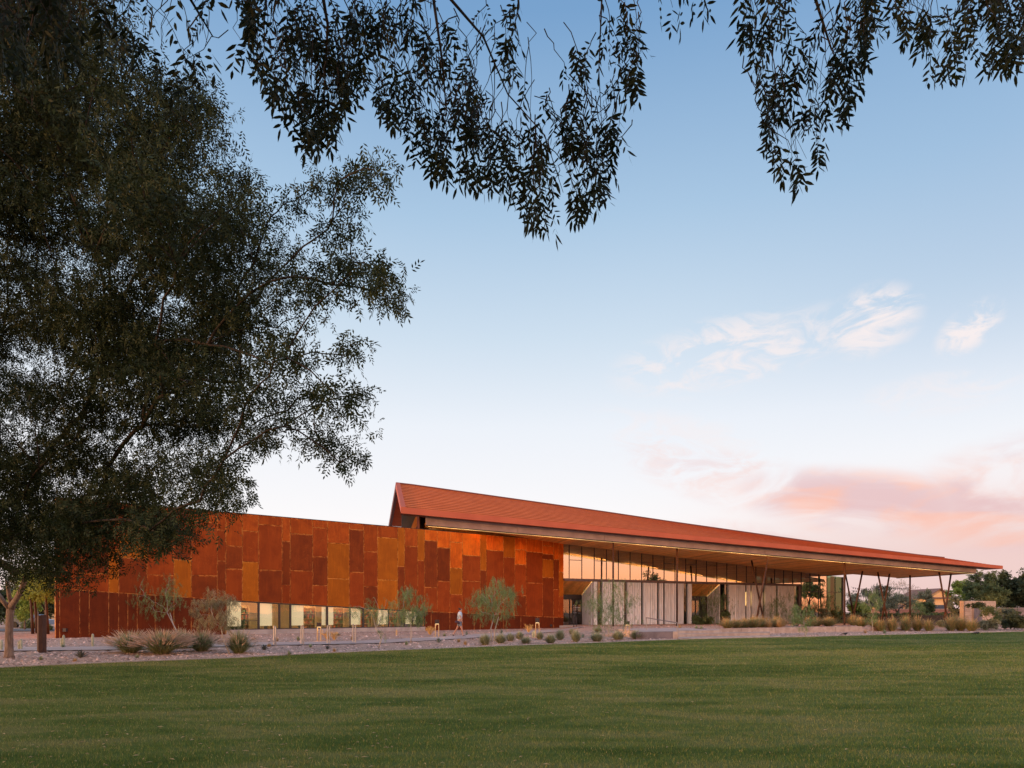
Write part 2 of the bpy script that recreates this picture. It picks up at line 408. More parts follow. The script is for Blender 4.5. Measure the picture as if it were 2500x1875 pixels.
# ------------------------------------------------------------------ setting
def sheet(name, pts, m, z):
    b = MB(); b.add([(p[0], p[1], z) for p in pts], [tuple(range(len(pts)))]); return setp(b.build(name, m), kind='structure')
sheet('ground', [(-1500, -800), (1500, -800), (1500, 2500), (-1500, 2500)], 'soil', -.05)
cpts = [((px-CX)/F*Dcurb(px), Dcurb(px)) for px in [-900, -400] + list(range(0, 2501, 50)) + [2900, 3300]]
sheet('lawn', [(-60, -40), (120, -40), (120, cpts[-1][1])] + cpts[::-1] + [(-60, cpts[0][1])], 'lawn', 0.0)
# gravel garden: a sheet that follows the gentle rise to the building
cols = list(range(-900, 3301, 12)); vs = []; nr = 0
for px in cols:
    dc, db, ds = Dcurb(px), Dbuild(px), Dstep(px)
    ds = min(max(ds, dc+.8), db-2)
    rows = [dc+.14] + [dc+.14+(ds-.05-dc)*k/8 for k in range(1, 8)] + [ds-.03, ds+.06] + [ds+.06+(db-ds)*k/16 for k in range(1, 17)] + [db*1.3, db*2, db*5]
    nr = len(rows)
    for D in rows:
        z = gz(px, D) + (random.gauss(0, .012) if D < db else 0)
        vs.append(((px-CX)/F*D, D, z))
fs = [(i*nr+j, (i+1)*nr+j, (i+1)*nr+j+1, i*nr+j+1) for i in range(len(cols)-1) for j in range(nr-1)]
setp(MB().add(vs, fs).build('gravel_bed', 'soil', smooth=True), kind='structure')
# concrete edging
b = MB(); prevq = None
for i, (x, y) in enumerate(cpts[:-1]):
    x2, y2 = cpts[i+1]; d = Vector((x2-x, y2-y, 0)).normalized(); n = Vector((-d.y, d.x, 0))*.15
    b.hexa([Vector((x, y, -.04)), Vector((x2, y2, -.04)), Vector((x2, y2, -.04))+n, Vector((x, y, -.04))+n,
            Vector((x, y, .035)), Vector((x2, y2, .035)), Vector((x2, y2, .035))+n, Vector((x, y, .035))+n])
setp(b.build('lawn_edging', 'concrete'), kind='structure')
# garden path
def ribbon(name, pts, width, m, lift, kind='structure'):
    P3 = []
    for i in range(len(pts)-1):
        a, c = Vector(pts[i]), Vector(pts[i+1]); k = max(2, int((c-a).length/.6))
        P3 += [a.lerp(c, j/k) for j in range(k)]
    P3.append(Vector(pts[-1])); vs = []; n = 5
    for i, p in enumerate(P3):
        d = (P3[min(i+3, len(P3)-1)]-P3[max(i-3, 0)]).normalized(); nn = Vector((-d.y, d.x))
        for k in range(n):
            q = p + nn*width*(k/(n-1)-.5); vs.append((q.x, q.y, gzxy(q.x, q.y)+lift))
    fs = [(i*n+k, i*n+k+1, (i+1)*n+k+1, (i+1)*n+k) for i in range(len(P3)-1) for k in range(n-1)]
    return setp(MB().add(vs, fs).build(name, m, smooth=True), kind=kind)
pp = [(-500, 24.5), (0, 26.5), (290, 27.8), (640, 31.3), (900, 33.6), (1100, 38.6), (1200, 42.5), (1300, 47.5), (1400, 53.5)]
ribbon('garden_path', [((px-CX)/F*D, D) for px, D in pp], 2.2, 'path_concrete', .035)
a = [(-46, 46), (-32, 44), (-26, 47), (-20, 60)]
ribbon('road', [(-75, 52), (-46, 50), (-33, 52), (-26, 60), (-22, 80)], 7, 'asphalt', .05)

# lawn blades (real grass, far more than anyone could count)
N = 620000
D = 6.3*np.exp(rng.random(N)**.85*math.log(60/6.3)); px = rng.uniform(-60, 2560, N)
keep = D < np.interp(px, curb_px, curb_D)-.02
D = D[keep]; px = px[keep]; n = len(D); x = (px-CX)/F*D; sc = np.clip(D/9, 1, 3.2)
hgt = rng.uniform(.016, .038, n)*(.75+.25*sc); wd = .0026*sc*rng.uniform(.7, 1.3, n); ang = rng.uniform(0, math.pi*2, n); lean = rng.uniform(0, .03, n)*(.6+.4*sc); la = rng.uniform(0, 6.28, n)
v = np.empty((n, 3, 3))
v[:, 0] = np.stack([x-np.cos(ang)*wd, D-np.sin(ang)*wd, np.full(n, -.003)], 1); v[:, 1] = np.stack([x+np.cos(ang)*wd, D+np.sin(ang)*wd, np.full(n, -.003)], 1)
v[:, 2] = np.stack([x+np.cos(la)*lean, D+np.sin(la)*lean, hgt], 1)
mg = bpy.data.materials.new('lawn_blade'); mg.use_nodes = True; T = NT(mg.node_tree); t = T.add('ShaderNodeTexCoord').outputs['Object']
def lawn_col(T, t):
    mp = T.add('ShaderNodeMapping'); mp.inputs['Scale'].default_value = (.35, 1, 1); mp.inputs['Rotation'].default_value = (0, 0, .12); T.l.new(t, mp.inputs[0]); t = mp.outputs[0]
    big = T.noise(t, .30, 5, .6, .5); small = T.noise(t, 1.5, 5, .6, .4)
    f = T.math('ADD', T.math('MULTIPLY', big, .55), T.math('MULTIPLY', small, .45))
    return T.ramp(T.smooth(f, .36, .62), [(0, (.056, .104, .014, 1)), (.5, (.112, .164, .032, 1)), (1, (.198, .208, .066, 1))])
c = lawn_col(T, t)
ri = T.add('ShaderNodeNewGeometry').outputs['Random Per Island']
c = T.mix(T.smooth(ri, .80, 1.0), c, (.33, .28, .12, 1)); k = T.math('MULTIPLY_ADD', T.math('FRACT', T.math('MULTIPLY', ri, 17.3)), .9, .6)
cc = T.add('ShaderNodeCombineXYZ'); [T.l.new(k, cc.inputs[i]) for i in range(3)]
c = T.mix(1.0, c, cc.outputs[0], 'MULTIPLY'); T.l.new(c, T.n['Principled BSDF'].inputs['Base Color']); T.n['Principled BSDF'].inputs['Roughness'].default_value = .7
T.n['Principled BSDF'].inputs['Specular IOR Level'].default_value = .2
MATS['lawn_blade'] = mg
T = NT(MATS['lawn'].node_tree); t = T.add('ShaderNodeTexCoord').outputs['Object']
cl = lawn_col(T, t); cl = T.mix(1.0, cl, (.8, .8, .8, 1), 'MULTIPLY'); T.l.new(cl, T.n['Principled BSDF'].inputs['Base Color']); T.n['Principled BSDF'].inputs['Specular IOR Level'].default_value = .1
o = np_mesh('lawn_grass', v.reshape(-1, 3), np.arange(n*3).reshape(n, 3), 'lawn_blade')
setp(o, 'short mown green grass with straw coloured patches covering the lawn', 'grass', kind='stuff')

n = 420; D = 6.5*np.exp(rng.random(n)**1.1*math.log(24/6.5)); px = rng.uniform(-50, 2550, n)*rng.uniform(.25, 1, n); k2 = D < np.interp(px, curb_px, curb_D)-.3; D = D[k2]; px = px[k2]; n = len(D)
a_ = rng.uniform(0, 6.28, n); L_ = rng.uniform(.02, .045, n); x = (px-CX)/F*D; z = rng.uniform(.02, .04, n)
v = np.stack([np.stack([x-np.cos(a_)*L_, D-np.sin(a_)*L_, z], 1), np.stack([x+np.sin(a_)*L_*.35, D-np.cos(a_)*L_*.35, z+.012], 1), np.stack([x+np.cos(a_)*L_, D+np.sin(a_)*L_, z+.004], 1), np.stack([x-np.sin(a_)*L_*.35, D+np.cos(a_)*L_*.35, z+.01], 1)], 1)
setp(np_mesh('fallen_leaves', v.reshape(-1, 3), np.arange(n*4).reshape(n, 4), 'grass_dry'), 'small dry fallen leaves scattered over the near lawn', 'leaves', kind='stuff')
# gravel stones
ico = np.array([(1, 0, -.3), (.3, .95, -.2), (-.8, .6, -.3), (-.8, -.6, -.25), (.3, -.95, -.3), (.1, .1, .8), (-.3, -.2, .7)])
icf = np.array([(0, 1, 5), (1, 2, 5), (2, 6, 5), (2, 3, 6), (3, 4, 6), (4, 5, 6), (4, 0, 5)])
pts = []
while len(pts) < 26000:
    q = random.uniform(-120, 2620); dc, db = Dcurb(q), min(Dbuild(q), 75); D_ = dc+.25+(db-dc-.5)*random.random()**1.6
    if 1545 < q < 1760 and 39 < D_ < 47.5: continue
    x_ = (q-CX)/F*D_
    pd = np.interp(q, [a_[0] for a_ in pp], [a_[1] for a_ in pp])
    if q < 1420 and abs(D_-pd) < 1.5: continue
    if -150 < q < 1500 and D_ > Drust(min(q, 1377))-.3 and q < 1377: continue
    pts.append((x_, D_, gz(q, D_)))
pts = np.array(pts); n = len(pts)
sc = rng.lognormal(-3.35, .5, n)[:, None, None]*np.array([1, .8, .55])*rng.uniform(.6, 1.4, (n, 1, 3)); an = rng.uniform(0, 6.28, n)
v = ico[None]*sc; cs, sn = np.cos(an)[:, None], np.sin(an)[:, None]
v = np.stack([v[..., 0]*cs-v[..., 1]*sn, v[..., 0]*sn+v[..., 1]*cs, v[..., 2]], -1)+pts[:, None, :]
o = np_mesh('gravel_stones', v.reshape(-1, 3), (icf[None]+np.arange(n)[:, None, None]*7).reshape(-1, 3), 'gravel')
setp(o, 'loose pinkish brown gravel stones strewn over the garden beds', 'gravel', kind='stuff')

# ------------------------------------------------------------------ the library building
bl = empty('library_building', rustp(1377, .15), 'long low library with rusted steel wall, pleated red metal roof and glazed front', 'building')
TOP = 7.65
band_px = [135, 553, 1023, 1377]; band_y = [1437, 1465, 1492, 1508]
def zband(px): return zat(float(np.interp(px, band_px, band_y)), Drust(px))
NR = Vector((.622, -.783, 0))
def uvbox(name, c4, m, parent, th=.022):
    """a steel sheet: front quad c4 (bl, br, tr, tl) with real thickness and uv maps for its edges"""
    b = MB(); b.prism([c4[0], c4[1], c4[2], c4[3]], -NR*th); o = b.build(name, m, parent)
    me = o.data; wd = (c4[1]-c4[0]).length; hg = max((c4[3]-c4[0]).length, .1)
    u1 = me.uv_layers.new(name='edge'); u2 = me.uv_layers.new(name='size')
    q = [(0, 0), (1, 0), (1, 1), (0, 1)]*2
    for lp in me.loops: u1.data[lp.index].uv = q[lp.vertex_index]; u2.data[lp.index].uv = (wd, hg)
    return o
# backing wall with its window opening
wall = MB()
def wq(p0, p1, z0a, z0b, z1a, z1b, off=-.03, th=.3):
    wall.prism([rustp(p0, z0a, off), rustp(p1, z0b, off), rustp(p1, z1b, off), rustp(p0, z1a, off)], -NR*th)
wq(135, 553, -.1, -.1, TOP-.02, TOP-.02)
wq(1038, 1376, -.1, -.1, TOP-.02, TOP-.02)
for k in range(8):
    a_, b_ = 553+485*k/8, 553+485*(k+1)/8; wq(a_, b_, zband(a_)+.02, zband(b_)+.02, TOP-.02, TOP-.02)
p0, p1 = rustp(135), rustp(1376); back = Vector((p0.x, p0.y, 0)).normalized()*14+Vector((.8, 0, 0))
wall.prism([p0+back*.02+Vector((0, 0, -.1)), p0+back+Vector((0, 0, -.1)), p0+back+Vector((0, 0, TOP-.1)), p0+back*.02+Vector((0, 0, TOP-.1))], (.2, .25, 0))
steel = wall.build('steel_wall', 'rust_seam', bl)
capb = MB(); capb.bar(rustp(135, TOP+.012, -.1), rustp(1376, TOP+.012, -.1), NR*.13, Vector((0, 0, .018))); capb.build('parapet_cap', 'rust_back', steel)
cols = [
 (135, 145.5, []), (145.5, 194, [1330]), (194, 265.5, [1290, 1400]), (265.5, 289.6, [1340]), (289.6, 358.7, [1307, 1363]), (358.7, 424.6, [1307, 1404]),
 (424.6, 467, [1290, 1367]), (467, 530.7, [1274, 1405]), (530.7, 551.2, [1294, 1369.5]), (551.2, 591.7, [1333, 1389]), (591.7, 631, [1297, 1372]),
 (631, 688.6, [1282, 1392]), (688.6, 708.6, [1321, 1428]), (708.6, 763.3, [1304, 1393.5]), (763.3, 799.7, [1288.5, 1359, 1429]),
 (799.7, 852.7, [1326.7, 1413]), (852.7, 888, [1293, 1397]), (888, 922, [1347, 1432]), (922, 971, [1313, 1416]), (971, 987.5, [1382.5]),
 (987.5, 1019.6, [1334]), (1019.6, 1036.6, [1368]), (1036.6, 1067.5, [1320, 1434]), (1067.5, 1098.5, [1337.5, 1419]), (1098.5, 1128.6, [1324, 1387, 1451]),
 (1128.6, 1172.7, [1356.5, 1419]), (1172.7, 1187.3, [1392]), (1187.3, 1229.4, [1344]), (1229.4, 1257, [1361]), (1257, 1284.6, [1342, 1378, 1454]),
 (1284.6, 1324.8, [1348, 1423.5]), (1324.8, 1351.4, [1333, 1353, 1366, 1410]), (1351.4, 1364.8, [1366, 1439.5]), (1364.8, 1376, [1396.5, 1456])]
ochre = {(3, 1), (4, 1), (6, 2), (10, 2), (15, 1), (15, 2), (18, 1), (18, 2), (24, 2), (19, 0), (21, 0), (26, 0), (28, 0), (31, 3), (33, 1), (5, 9)}
gap = .017
for ci, (xa, xb, js) in enumerate(cols):
    Dm = Drust((xa+xb)/2); zs = [TOP] + [zat(y, Dm) for y in js] ; ga = gap*F/Dm
    for k in range(len(zs)):
        top = zs[k]-(gap if k else 0); A, B_ = xa+ga*.8, xb-ga*.8
        if k+1 < len(zs): bA = bB = zs[k+1]+gap
        else: bA, bB = zband(A)+gap, zband(B_)+gap
        if (ci, k) in ochre: m = 'rust_ochre'
        elif k == 0 and ci > 6: m = 'rust_orange_lit' if (ci > 20 or ci in (-1,)) else 'rust_warm_lit'  # top row coloured brighter, as if washed by the soffit light
        elif k == 1 and ci in (31, 29, 24): m = 'rust_orange_lit'
        else: m = 'rust_mid' if ((ci*7+k*5) % 10 < 6) else 'rust_deep'
        off = random.choice([0, .004, .008])
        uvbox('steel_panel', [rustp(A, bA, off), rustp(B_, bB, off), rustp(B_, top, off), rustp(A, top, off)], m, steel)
low = [135, 145.5, 194.4, 217.8, 265.5, 289.6, 312, 335, 379, 424.6, 467, 510, 552]
low2 = [1038, 1053, 1098.5, 1129, 1158, 1172.7, 1200, 1229.4, 1272, 1312, 1352, 1376]
for L in (low, low2):
    for xa, xb in zip(L[:-1], L[1:]):
        ga = gap*F/Drust(xa)*.8; A, B_ = xa+ga, xb-ga
        uvbox('steel_panel', [rustp(A, .02, -.012), rustp(B_, .02, -.012), rustp(B_, zband(B_)-.01, -.012), rustp(A, zband(A)-.01, -.012)], 'rust_dark', steel)
# returns at the ends
MB().prism([rustp(1376, 0, 0), rustp(1376, 0, -3), rustp(1376, TOP, -3), rustp(1376, TOP, 0)], (.02, .02, 0)).build('end_panel', 'rust_mid', steel) if False else None
# box hydrant vents: two small dark wall lights
for px_, y_ in ((159, 1538), (1345, 1527)):
    z_ = zat(y_, Drust(px_)); q = rustp(px_, z_, .02)
    MB().box((q.x-.09, q.y-.09, z_-.09), (q.x+.09, q.y+.06, z_+.09)).build('wall_light', 'dark_metal', steel)

# window band -----------------------------------------------------
ZS = zat(1537, Drust(553)); ZS = .47
sill = MB(); sill.prism([rustp(553, -.1, .02), rustp(1038, -.1, .02), rustp(1038, ZS, .02), rustp(553, ZS, .02)], -NR*.32)
band = sill.build('window_base', 'concrete', bl)
mull_px = [553, 632.5, 683, 710, 800, 856, 888, 950, 988, 1022, 1038]
UPV = Vector((0, 0, 1)); TR = Vector((.783, .622, 0))
wb = MB(); wb.bar(rustp(553, ZS+.03, -.1), rustp(1038, ZS+.03, -.1), NR*.05, UPV*.03); wf_ = wb.build('window_frame', 'dark_metal', band)
for a_, c_ in zip(band_px[1:], [1023, 1038]): pass
for a_, c_ in ((553, 800), (800, 1038)):
    MB().bar(rustp(a_, zband(a_)-.03, -.1), rustp(c_, zband(c_)-.03, -.1), NR*.05, UPV*.04).build('window_head', 'dark_metal', band)
for m_ in mull_px:
    wdt = .06 if m_ in (632.5, 683, 710, 800, 888, 988) else .035
    MB().bar(rustp(m_, ZS+.06, -.1), rustp(m_, zband(m_)-.06, -.1), NR*.05, TR*wdt).build('mullion', 'dark_metal', band)
for a_, c_ in zip(mull_px[:-1], mull_px[1:]):
    A = a_+1; B_ = c_-1
    MB().prism([rustp(A, ZS+.05, -.1), rustp(B_, ZS+.05, -.1), rustp(B_, zband(B_)-.06, -.1), rustp(A, zband(A)-.06, -.1)], -NR*.012).build('pane', 'glass_low', band)
# cream roller shades
for a_, c_ in ((557, 591), (636, 667), (713.5, 744), (788.5, 798), (802.5, 817), (855.5, 883.5), (926, 953.5), (993.5, 1008.5), (1013.5, 1020)):
    MB().prism([rustp(a_, ZS+.22, -.22), rustp(c_, ZS+.22, -.22), rustp(c_, zband(c_)-.05, -.22), rustp(a_, zband(a_)-.05, -.22)], -NR*.01).build('roller_shade', 'shade_cream_glow', band)
# reading room behind the glass
rm = MB()
def rq(pa, pb, oa, ob, za, zb_): rm.prism([rustp(pa, za, oa), rustp(pb, za, ob), rustp(pb, zb_, ob), rustp(pa, zb_, oa)], (0.01, .02, 0))
rq(520, 1075, -6, -6, .3, 3.3)
room = rm.build('reading_room_wall', 'interior_wall', bl)
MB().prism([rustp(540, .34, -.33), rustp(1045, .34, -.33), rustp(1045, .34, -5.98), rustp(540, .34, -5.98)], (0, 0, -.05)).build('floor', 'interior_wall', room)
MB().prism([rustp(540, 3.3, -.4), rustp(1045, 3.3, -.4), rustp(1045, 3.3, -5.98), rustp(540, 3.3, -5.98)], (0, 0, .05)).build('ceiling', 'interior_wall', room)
for q in range(7):
    a_ = 560+q*66; MB().prism([rustp(a_, 3.2, -.42), rustp(a_+40, 3.2, -.42), rustp(a_+40, 3.2, -.75), rustp(a_, 3.2, -.75)], (0, 0, .03)).build('ceiling_lamp', 'ceiling_glow', room)
for a_, c_, o_ in ((668, 682, -1.8), (745, 753, -1.2)):
    MB().prism([rustp(a_, .36, o_), rustp(c_, .36, o_), rustp(c_, 3.2, o_), rustp(a_, 3.2, o_)], (0.02, .04, 0)).build('partition', 'navy', room)
def shelf(pa, pb, off, ztop, label):
    A, B_ = rustp(pa, .36, off), rustp(pb, .36, off); L = (B_-A).length; nb = max(1, round(L/.9))
    sh = empty('bookshelf', A, label, 'bookshelf', 'bookshelves seen through the window band')
    f = MB(); f.prism([A-NR*.32, B_-NR*.32, B_-NR*.32+UPV*(ztop-.36), A-NR*.32+UPV*(ztop-.36)], (.01, .02, 0))
    for k in range(nb+1):
        q = A.lerp(B_, k/nb); f.bar(q-NR*.16, q-NR*.16+UPV*(ztop-.36), NR*.16, TR*.03)
    nz = int((ztop-.36)/.36)
    for k in range(nz+1):
        h = UPV*(k*.36+.03); f.bar(A-NR*.16+h, B_-NR*.16+h, NR*.15, UPV*.015)
    f.build('frame', 'shelf_wood', sh)
    bk = MB(); Td = (B_-A).normalized()
    for k in range(nz):
        s = .06
        while s < L-.1:
            wd = random.uniform(.025, .06); hh = random.uniform(.18, .29)
            if random.random() > .12:
                q = A+Td*s-NR*random.uniform(.03, .08)+UPV*(k*.36+.046); bk.bar(q, q+UPV*hh, NR*.0+NR*-.001+NR*.02, Td*wd*.46)
            s += wd
    setp(bk.build('books', 'book', sh), kind='stuff')
shelf(592, 628, -1.6, 2.0, 'low bookshelf behind the leftmost clear pane of the window band')
shelf(674, 682, -1.2, 1.7, 'narrow shelf with orange books beside a navy partition inside')
shelf(752, 786, -1.1, 2.05, 'tall double bookshelf in the middle of the window band')
shelf(819, 856, -1.1, 1.95, 'bookshelf between two cream shades right of the window middle')
shelf(886, 925, -1.1, 1.9, 'bookshelf behind the small weeping tree in the window band')
shelf(955, 990, -1.1, 1.8, 'rightmost bookshelf in the window band beside the bushy young tree')
t_ = empty('reading_table', rustp(590, .36, -1.0), 'dark table standing behind the leftmost pane of the window band', 'table')
q = rustp(590, 1.02, -1.0); MB().bar(q, q+TR*1.5, NR*.4, UPV*.02).build('tabletop', 'concrete_dark', t_)
for dx, dy in ((.05, .35), (1.45, .35), (.05, -.35), (1.45, -.35)):
    q2 = rustp(590, .36, -1.0)+TR*dx+NR*dy; MB().tube([q2, q2+UPV*.65], .02).build('leg', 'shelf_wood', t_)
h_ = empty('clipped_hedge', rustp(566, ZS, -.5), 'small dark leafy planter hedge behind the lower left corner of the window band', 'hedge')

# the roof ---------------------------------------------------------
E1 = Vector((4.12, 54.1, 0)); ED = Vector((.978, .21, 0)).normalized(); EN = Vector((-.21, .978, 0)).normalized()  # EN points away from camera
def Hs(s): return CAMZ+5.91-.061*s
S0, S1 = -10.9, 39.1
def eav(s, off=0.0, dz=0.0): return Vector((E1.x, E1.y, Hs(s)+dz)) + ED*s + EN*off
def on_soffit(px, py, dz=0.0):
    d = Vector(((px-CX)/F, 1, -(py-HY)/F)); # ray; z(t)=CAMZ+d.z*t ; plane Hs
    # CAMZ + dz t = CAMZ+5.91-.061*((d*t-E1).ED)
    de = d.x*ED.x+d.y*ED.y; ee = E1.x*ED.x+E1.y*ED.y
    t = (5.91+.061*ee+dz)/(d.z+.061*de); return Vector((d.x*t, t, CAMZ+d.z*t))
# roof surface: front eave edge, ridge, back edge as stations along the length
def pxs(s): p = eav(s, -1.15); return CX+F*p.x/p.y
RS_ = next(S1+k*.02 for k in range(600) if pxs(S1+k*.02) >= 2448)
sts = [S0-1.9+(RS_-S0+1.9)*k/40 for k in range(41)]
def fr_z(s): return .60-.004*(s-S0)               # gutter board height
def eave_top(s, off=-1.15): 
    p = eav(s, off); p.z = Hs(s)+fr_z(s)+.30-.0015*(s-S0); return p
# ridge from sight lines in the photograph: depth behind the eave shrinks to the right
ridge_px = [975, 1466.6, 1640, 1940, 2000, 2240, 2330, 2448]; ridge_py = [1181, 1250, 1275.7, 1318, 1326, 1356, 1365.5, 1377]
def ridge(s, off):
    """point on the vertical line above (s, off) whose sight height is the surveyed ridge"""
    p = eav(s, off); px_ = CX+F*p.x/p.y; py_ = float(np.interp(px_, ridge_px, ridge_py)); p.z = zat(py_, p.y); return p
def roff(s): return 8.8*(1-sst((s-24)/24)*.35) - 1.15
LS = sts[0]; RS = sts[-1]
front_line = [eave_top(s) for s in sts]
ridge_line = [ridge(s, roff(s)) for s in sts]
# keep the right hand part a thin wedge: ridge never lower than the eave top
for i, p in enumerate(ridge_line):
    if p.z < front_line[i].z+.05: p.z = front_line[i].z+.05
back_line = [r+EN*19+Vector((0, 0, -1.3*(1-k/40))) for k, r in enumerate(ridge_line)]
nc = 15; rb = MB(); vs = []; 
for i in range(41):
    f0, r0 = front_line[i], ridge_line[i]; d = (r0-f0); nrm = Vector((0, 0, 1))
    for c_ in range(nc):
        a0, a1 = f0+d*(c_/nc), f0+d*((c_+1)/nc)
        vs += [a0, a0+nrm*.045, a1]             # butt edge of every course stands proud of the one below
    vs.append(r0+nrm*.02)
per = nc*3+1
fs = []
for i in range(40):
    for j in range(per-1): fs.append((i*per+j, (i+1)*per+j, (i+1)*per+j+1, i*per+j+1))
rb.add(vs, fs); rb.m = [1 if (q % (per-1)) % 3 == 0 and (q % (per-1)) > 0 else 0 for q in range(len(fs))]
roof = rb.build('roof', ['roof_red', 'roof_shade_line'], bl)
b = MB(); n_ = len(ridge_line)
b.add(ridge_line+back_line, [(i, i+1, n_+i+1, n_+i) for i in range(n_-1)]); b.build('rear_roof_slope', 'roof_red', roof)
b = MB()
for i in range(40): b.bar(ridge_line[i]+UPV*.07, ridge_line[i+1]+UPV*.07, EN*.09, UPV*.05)
b.build('ridge_cap', 'gable_red', roof)
b = MB()    # red eave edge
low_line = [p+Vector((0, 0, -.36*(1-.45*k/40))) for k, p in enumerate(front_line)]
b.add([p+UPV*.09-EN*.02 for p in front_line]+[p-EN*.02 for p in low_line]+[p+EN*.2+UPV*.02 for p in front_line]+[p+EN*.2 for p in low_line],
      [(n_+i, n_+i+1, i+1, i) for i in range(40)]+[(i, i+1, 2*n_+i+1, 2*n_+i) for i in range(40)]+[(3*n_+i, 3*n_+i+1, n_+i+1, n_+i) for i in range(40)])
b.build('eave_edge', 'eave_red', roof)
b = MB(); gl = [eav(s, .12, fr_z(s)) for s in sts]
def gtop(s): 
    p = eav(s, .1); p.z = Hs(s)+fr_z(s); return p
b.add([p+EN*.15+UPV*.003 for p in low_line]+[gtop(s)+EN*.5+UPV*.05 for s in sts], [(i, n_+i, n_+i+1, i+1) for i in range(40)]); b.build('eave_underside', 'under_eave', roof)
# gable end at the left: rake board, recessed cladding
r0, f0, k0 = ridge_line[0], front_line[0], back_line[0]
b = MB(); dd = (r0-f0).normalized(); 
b.hexa([f0-UPV*.36-ED*.03, f0-UPV*.36+ED*.32, r0-UPV*.42+ED*.32, r0-UPV*.42-ED*.03, f0+UPV*.12-ED*.03, f0+UPV*.12+ED*.32, r0+UPV*.12+ED*.32, r0+UPV*.12-ED*.03])
b.build('rake_board', 'eave_red', roof)
b = MB(); b.hexa([r0-UPV*.45-ED*.03, r0-UPV*.45+ED*.25, k0-UPV*.45+ED*.25, k0-UPV*.45-ED*.03, r0+UPV*.1-ED*.03, r0+UPV*.1+ED*.25, k0+UPV*.1+ED*.25, k0+UPV*.1-ED*.03]); b.build('rear_rake_board', 'gable_red', roof)
gi = ED*1.4
gb = MB(); zb = 5.5
g0 = f0+EN*1.9+gi; g0.z = zb; g1 = k0+gi; g1.z = zb
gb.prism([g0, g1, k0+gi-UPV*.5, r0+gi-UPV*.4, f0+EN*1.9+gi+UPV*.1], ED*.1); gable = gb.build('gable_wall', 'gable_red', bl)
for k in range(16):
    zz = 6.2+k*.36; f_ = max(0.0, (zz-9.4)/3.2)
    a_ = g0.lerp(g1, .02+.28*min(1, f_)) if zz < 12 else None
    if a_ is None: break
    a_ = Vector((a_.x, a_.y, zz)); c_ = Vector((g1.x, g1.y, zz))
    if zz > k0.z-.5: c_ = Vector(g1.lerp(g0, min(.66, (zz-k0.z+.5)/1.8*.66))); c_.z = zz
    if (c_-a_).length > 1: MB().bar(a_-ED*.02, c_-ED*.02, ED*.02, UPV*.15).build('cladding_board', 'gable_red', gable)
# soffit under the first metres of gable overhang
b = MB(); b.add([f0+EN*.1-UPV*.1, r0-UPV*.3, r0+gi-UPV*.3, f0+EN*.1+gi-UPV*.1], [(0, 1, 2, 3)]); b.build('gable_soffit', 'wood_dark', gable)
q = eav(-12.6, 2.4); q2 = eav(-10.4, 2.4)
MB().prism([(q.x, q.y, 6), (q2.x, q2.y, 6), (q2.x, q2.y, 9.0), (q.x, q.y, 9.3)], EN*.1).build('gable_infill', 'interior_dark', gable)
MB().bar((q.x+.3, q.y-.3, 6.5), (q.x+1.3, q.y-.2, 9.0), ED*.18, EN*.06).build('raking_strut', 'wood_dark', gable)
# gutter board (fascia) in long sheets
fas = None; ns = 7; js = [S0+(S1-S0)*k/ns for k in range(ns+1)]
for k in range(ns):
    s0, s1 = js[k]+.012, js[k+1]-.012
    b = MB(); b.hexa([eav(s0, 0, 0), eav(s1, 0, 0), eav(s1, .35, 0), eav(s0, .35, 0), eav(s0, -.08, fr_z(s0)), eav(s1, -.08, fr_z(s1)), eav(s1, .35, fr_z(s1)), eav(s0, .35, fr_z(s0))])
    o = b.build('fascia_sheet' if fas else 'fascia', 'fascia', fas or bl); fas = fas or o
MB().bar(eav(S0, .06, -.035), eav(S1+.4, .06, -.035), EN*.09, UPV*.03).build('drip_edge', 'dark_metal', fas)
MB().bar(eav(S0+.2, .2, -.06), eav(S1, .2, -.06), EN*.02, UPV*.012).build('light_strip', 'led', fas)
# the warm light line of the drip edge is a lit lamp: it washes the boards; the wall head's glow is in its colours
for k in range(6):
    sm = S0+(S1-S0)*(k+.5)/6; L = bpy.data.lights.new('soffit_light', 'AREA'); L.shape = 'RECTANGLE'; L.size = (S1-S0)/6*.96; L.size_y = .12; L.energy = 60; L.color = (1, .58, .22)
    lo = bpy.data.objects.new('soffit_light', L); C.objects.link(lo); lo.parent = bl
    zdir = -(EN*.03+UPV*.99).normalized(); xd = Vector((ED.x, ED.y, -.061)).normalized(); yd = zdir.cross(xd).normalized(); xd = yd.cross(zdir)
    mt = Matrix((xd, yd, zdir)).transposed().to_4x4(); mt.translation = eav(sm, .34, -.10) - world_of(bl).translation; lo.matrix_local = mt
# soffit boards
def soff_back(s):     # how deep the boards run, to the glass or to the free back edge of the canopy
    q = eav(s, 0); 
    # intersection of the EN ray with the glass plane line
    g0 = glassp(1377); gd = (glassp(1950)-g0); gd.z = 0; gd.normalize()
    den = EN.x*gd.y-EN.y*gd.x; dx, dy = g0.x-q.x, g0.y-q.y; t = (dx*gd.y-dy*gd.x)/den
    return t
base = MB().prism([eav(S0, .1, .1), eav(S1, .1, .1), eav(S1, 9.5, .1), eav(33.7, 9.5, .1), eav(33.7, 20.2, .1), eav(S0, 20.2, .1)], (0, 0, .12)).build('soffit', 'wood_dark', bl)
s = S0+.05; wbd = .29
while s < S1-.02:
    e1 = min(s+wbd-.012, S1)
    t0 = 20 if s < 33.7 else 9.5
    b = MB(); b.hexa([eav(s, .22, 0), eav(e1, .22, 0), eav(e1, t0, 0), eav(s, t0, 0), eav(s, .22, .06), eav(e1, .22, .06), eav(e1, t0, .06), eav(s, t0, .06)])
    b.build('soffit_board', 'wood', base); s += wbd
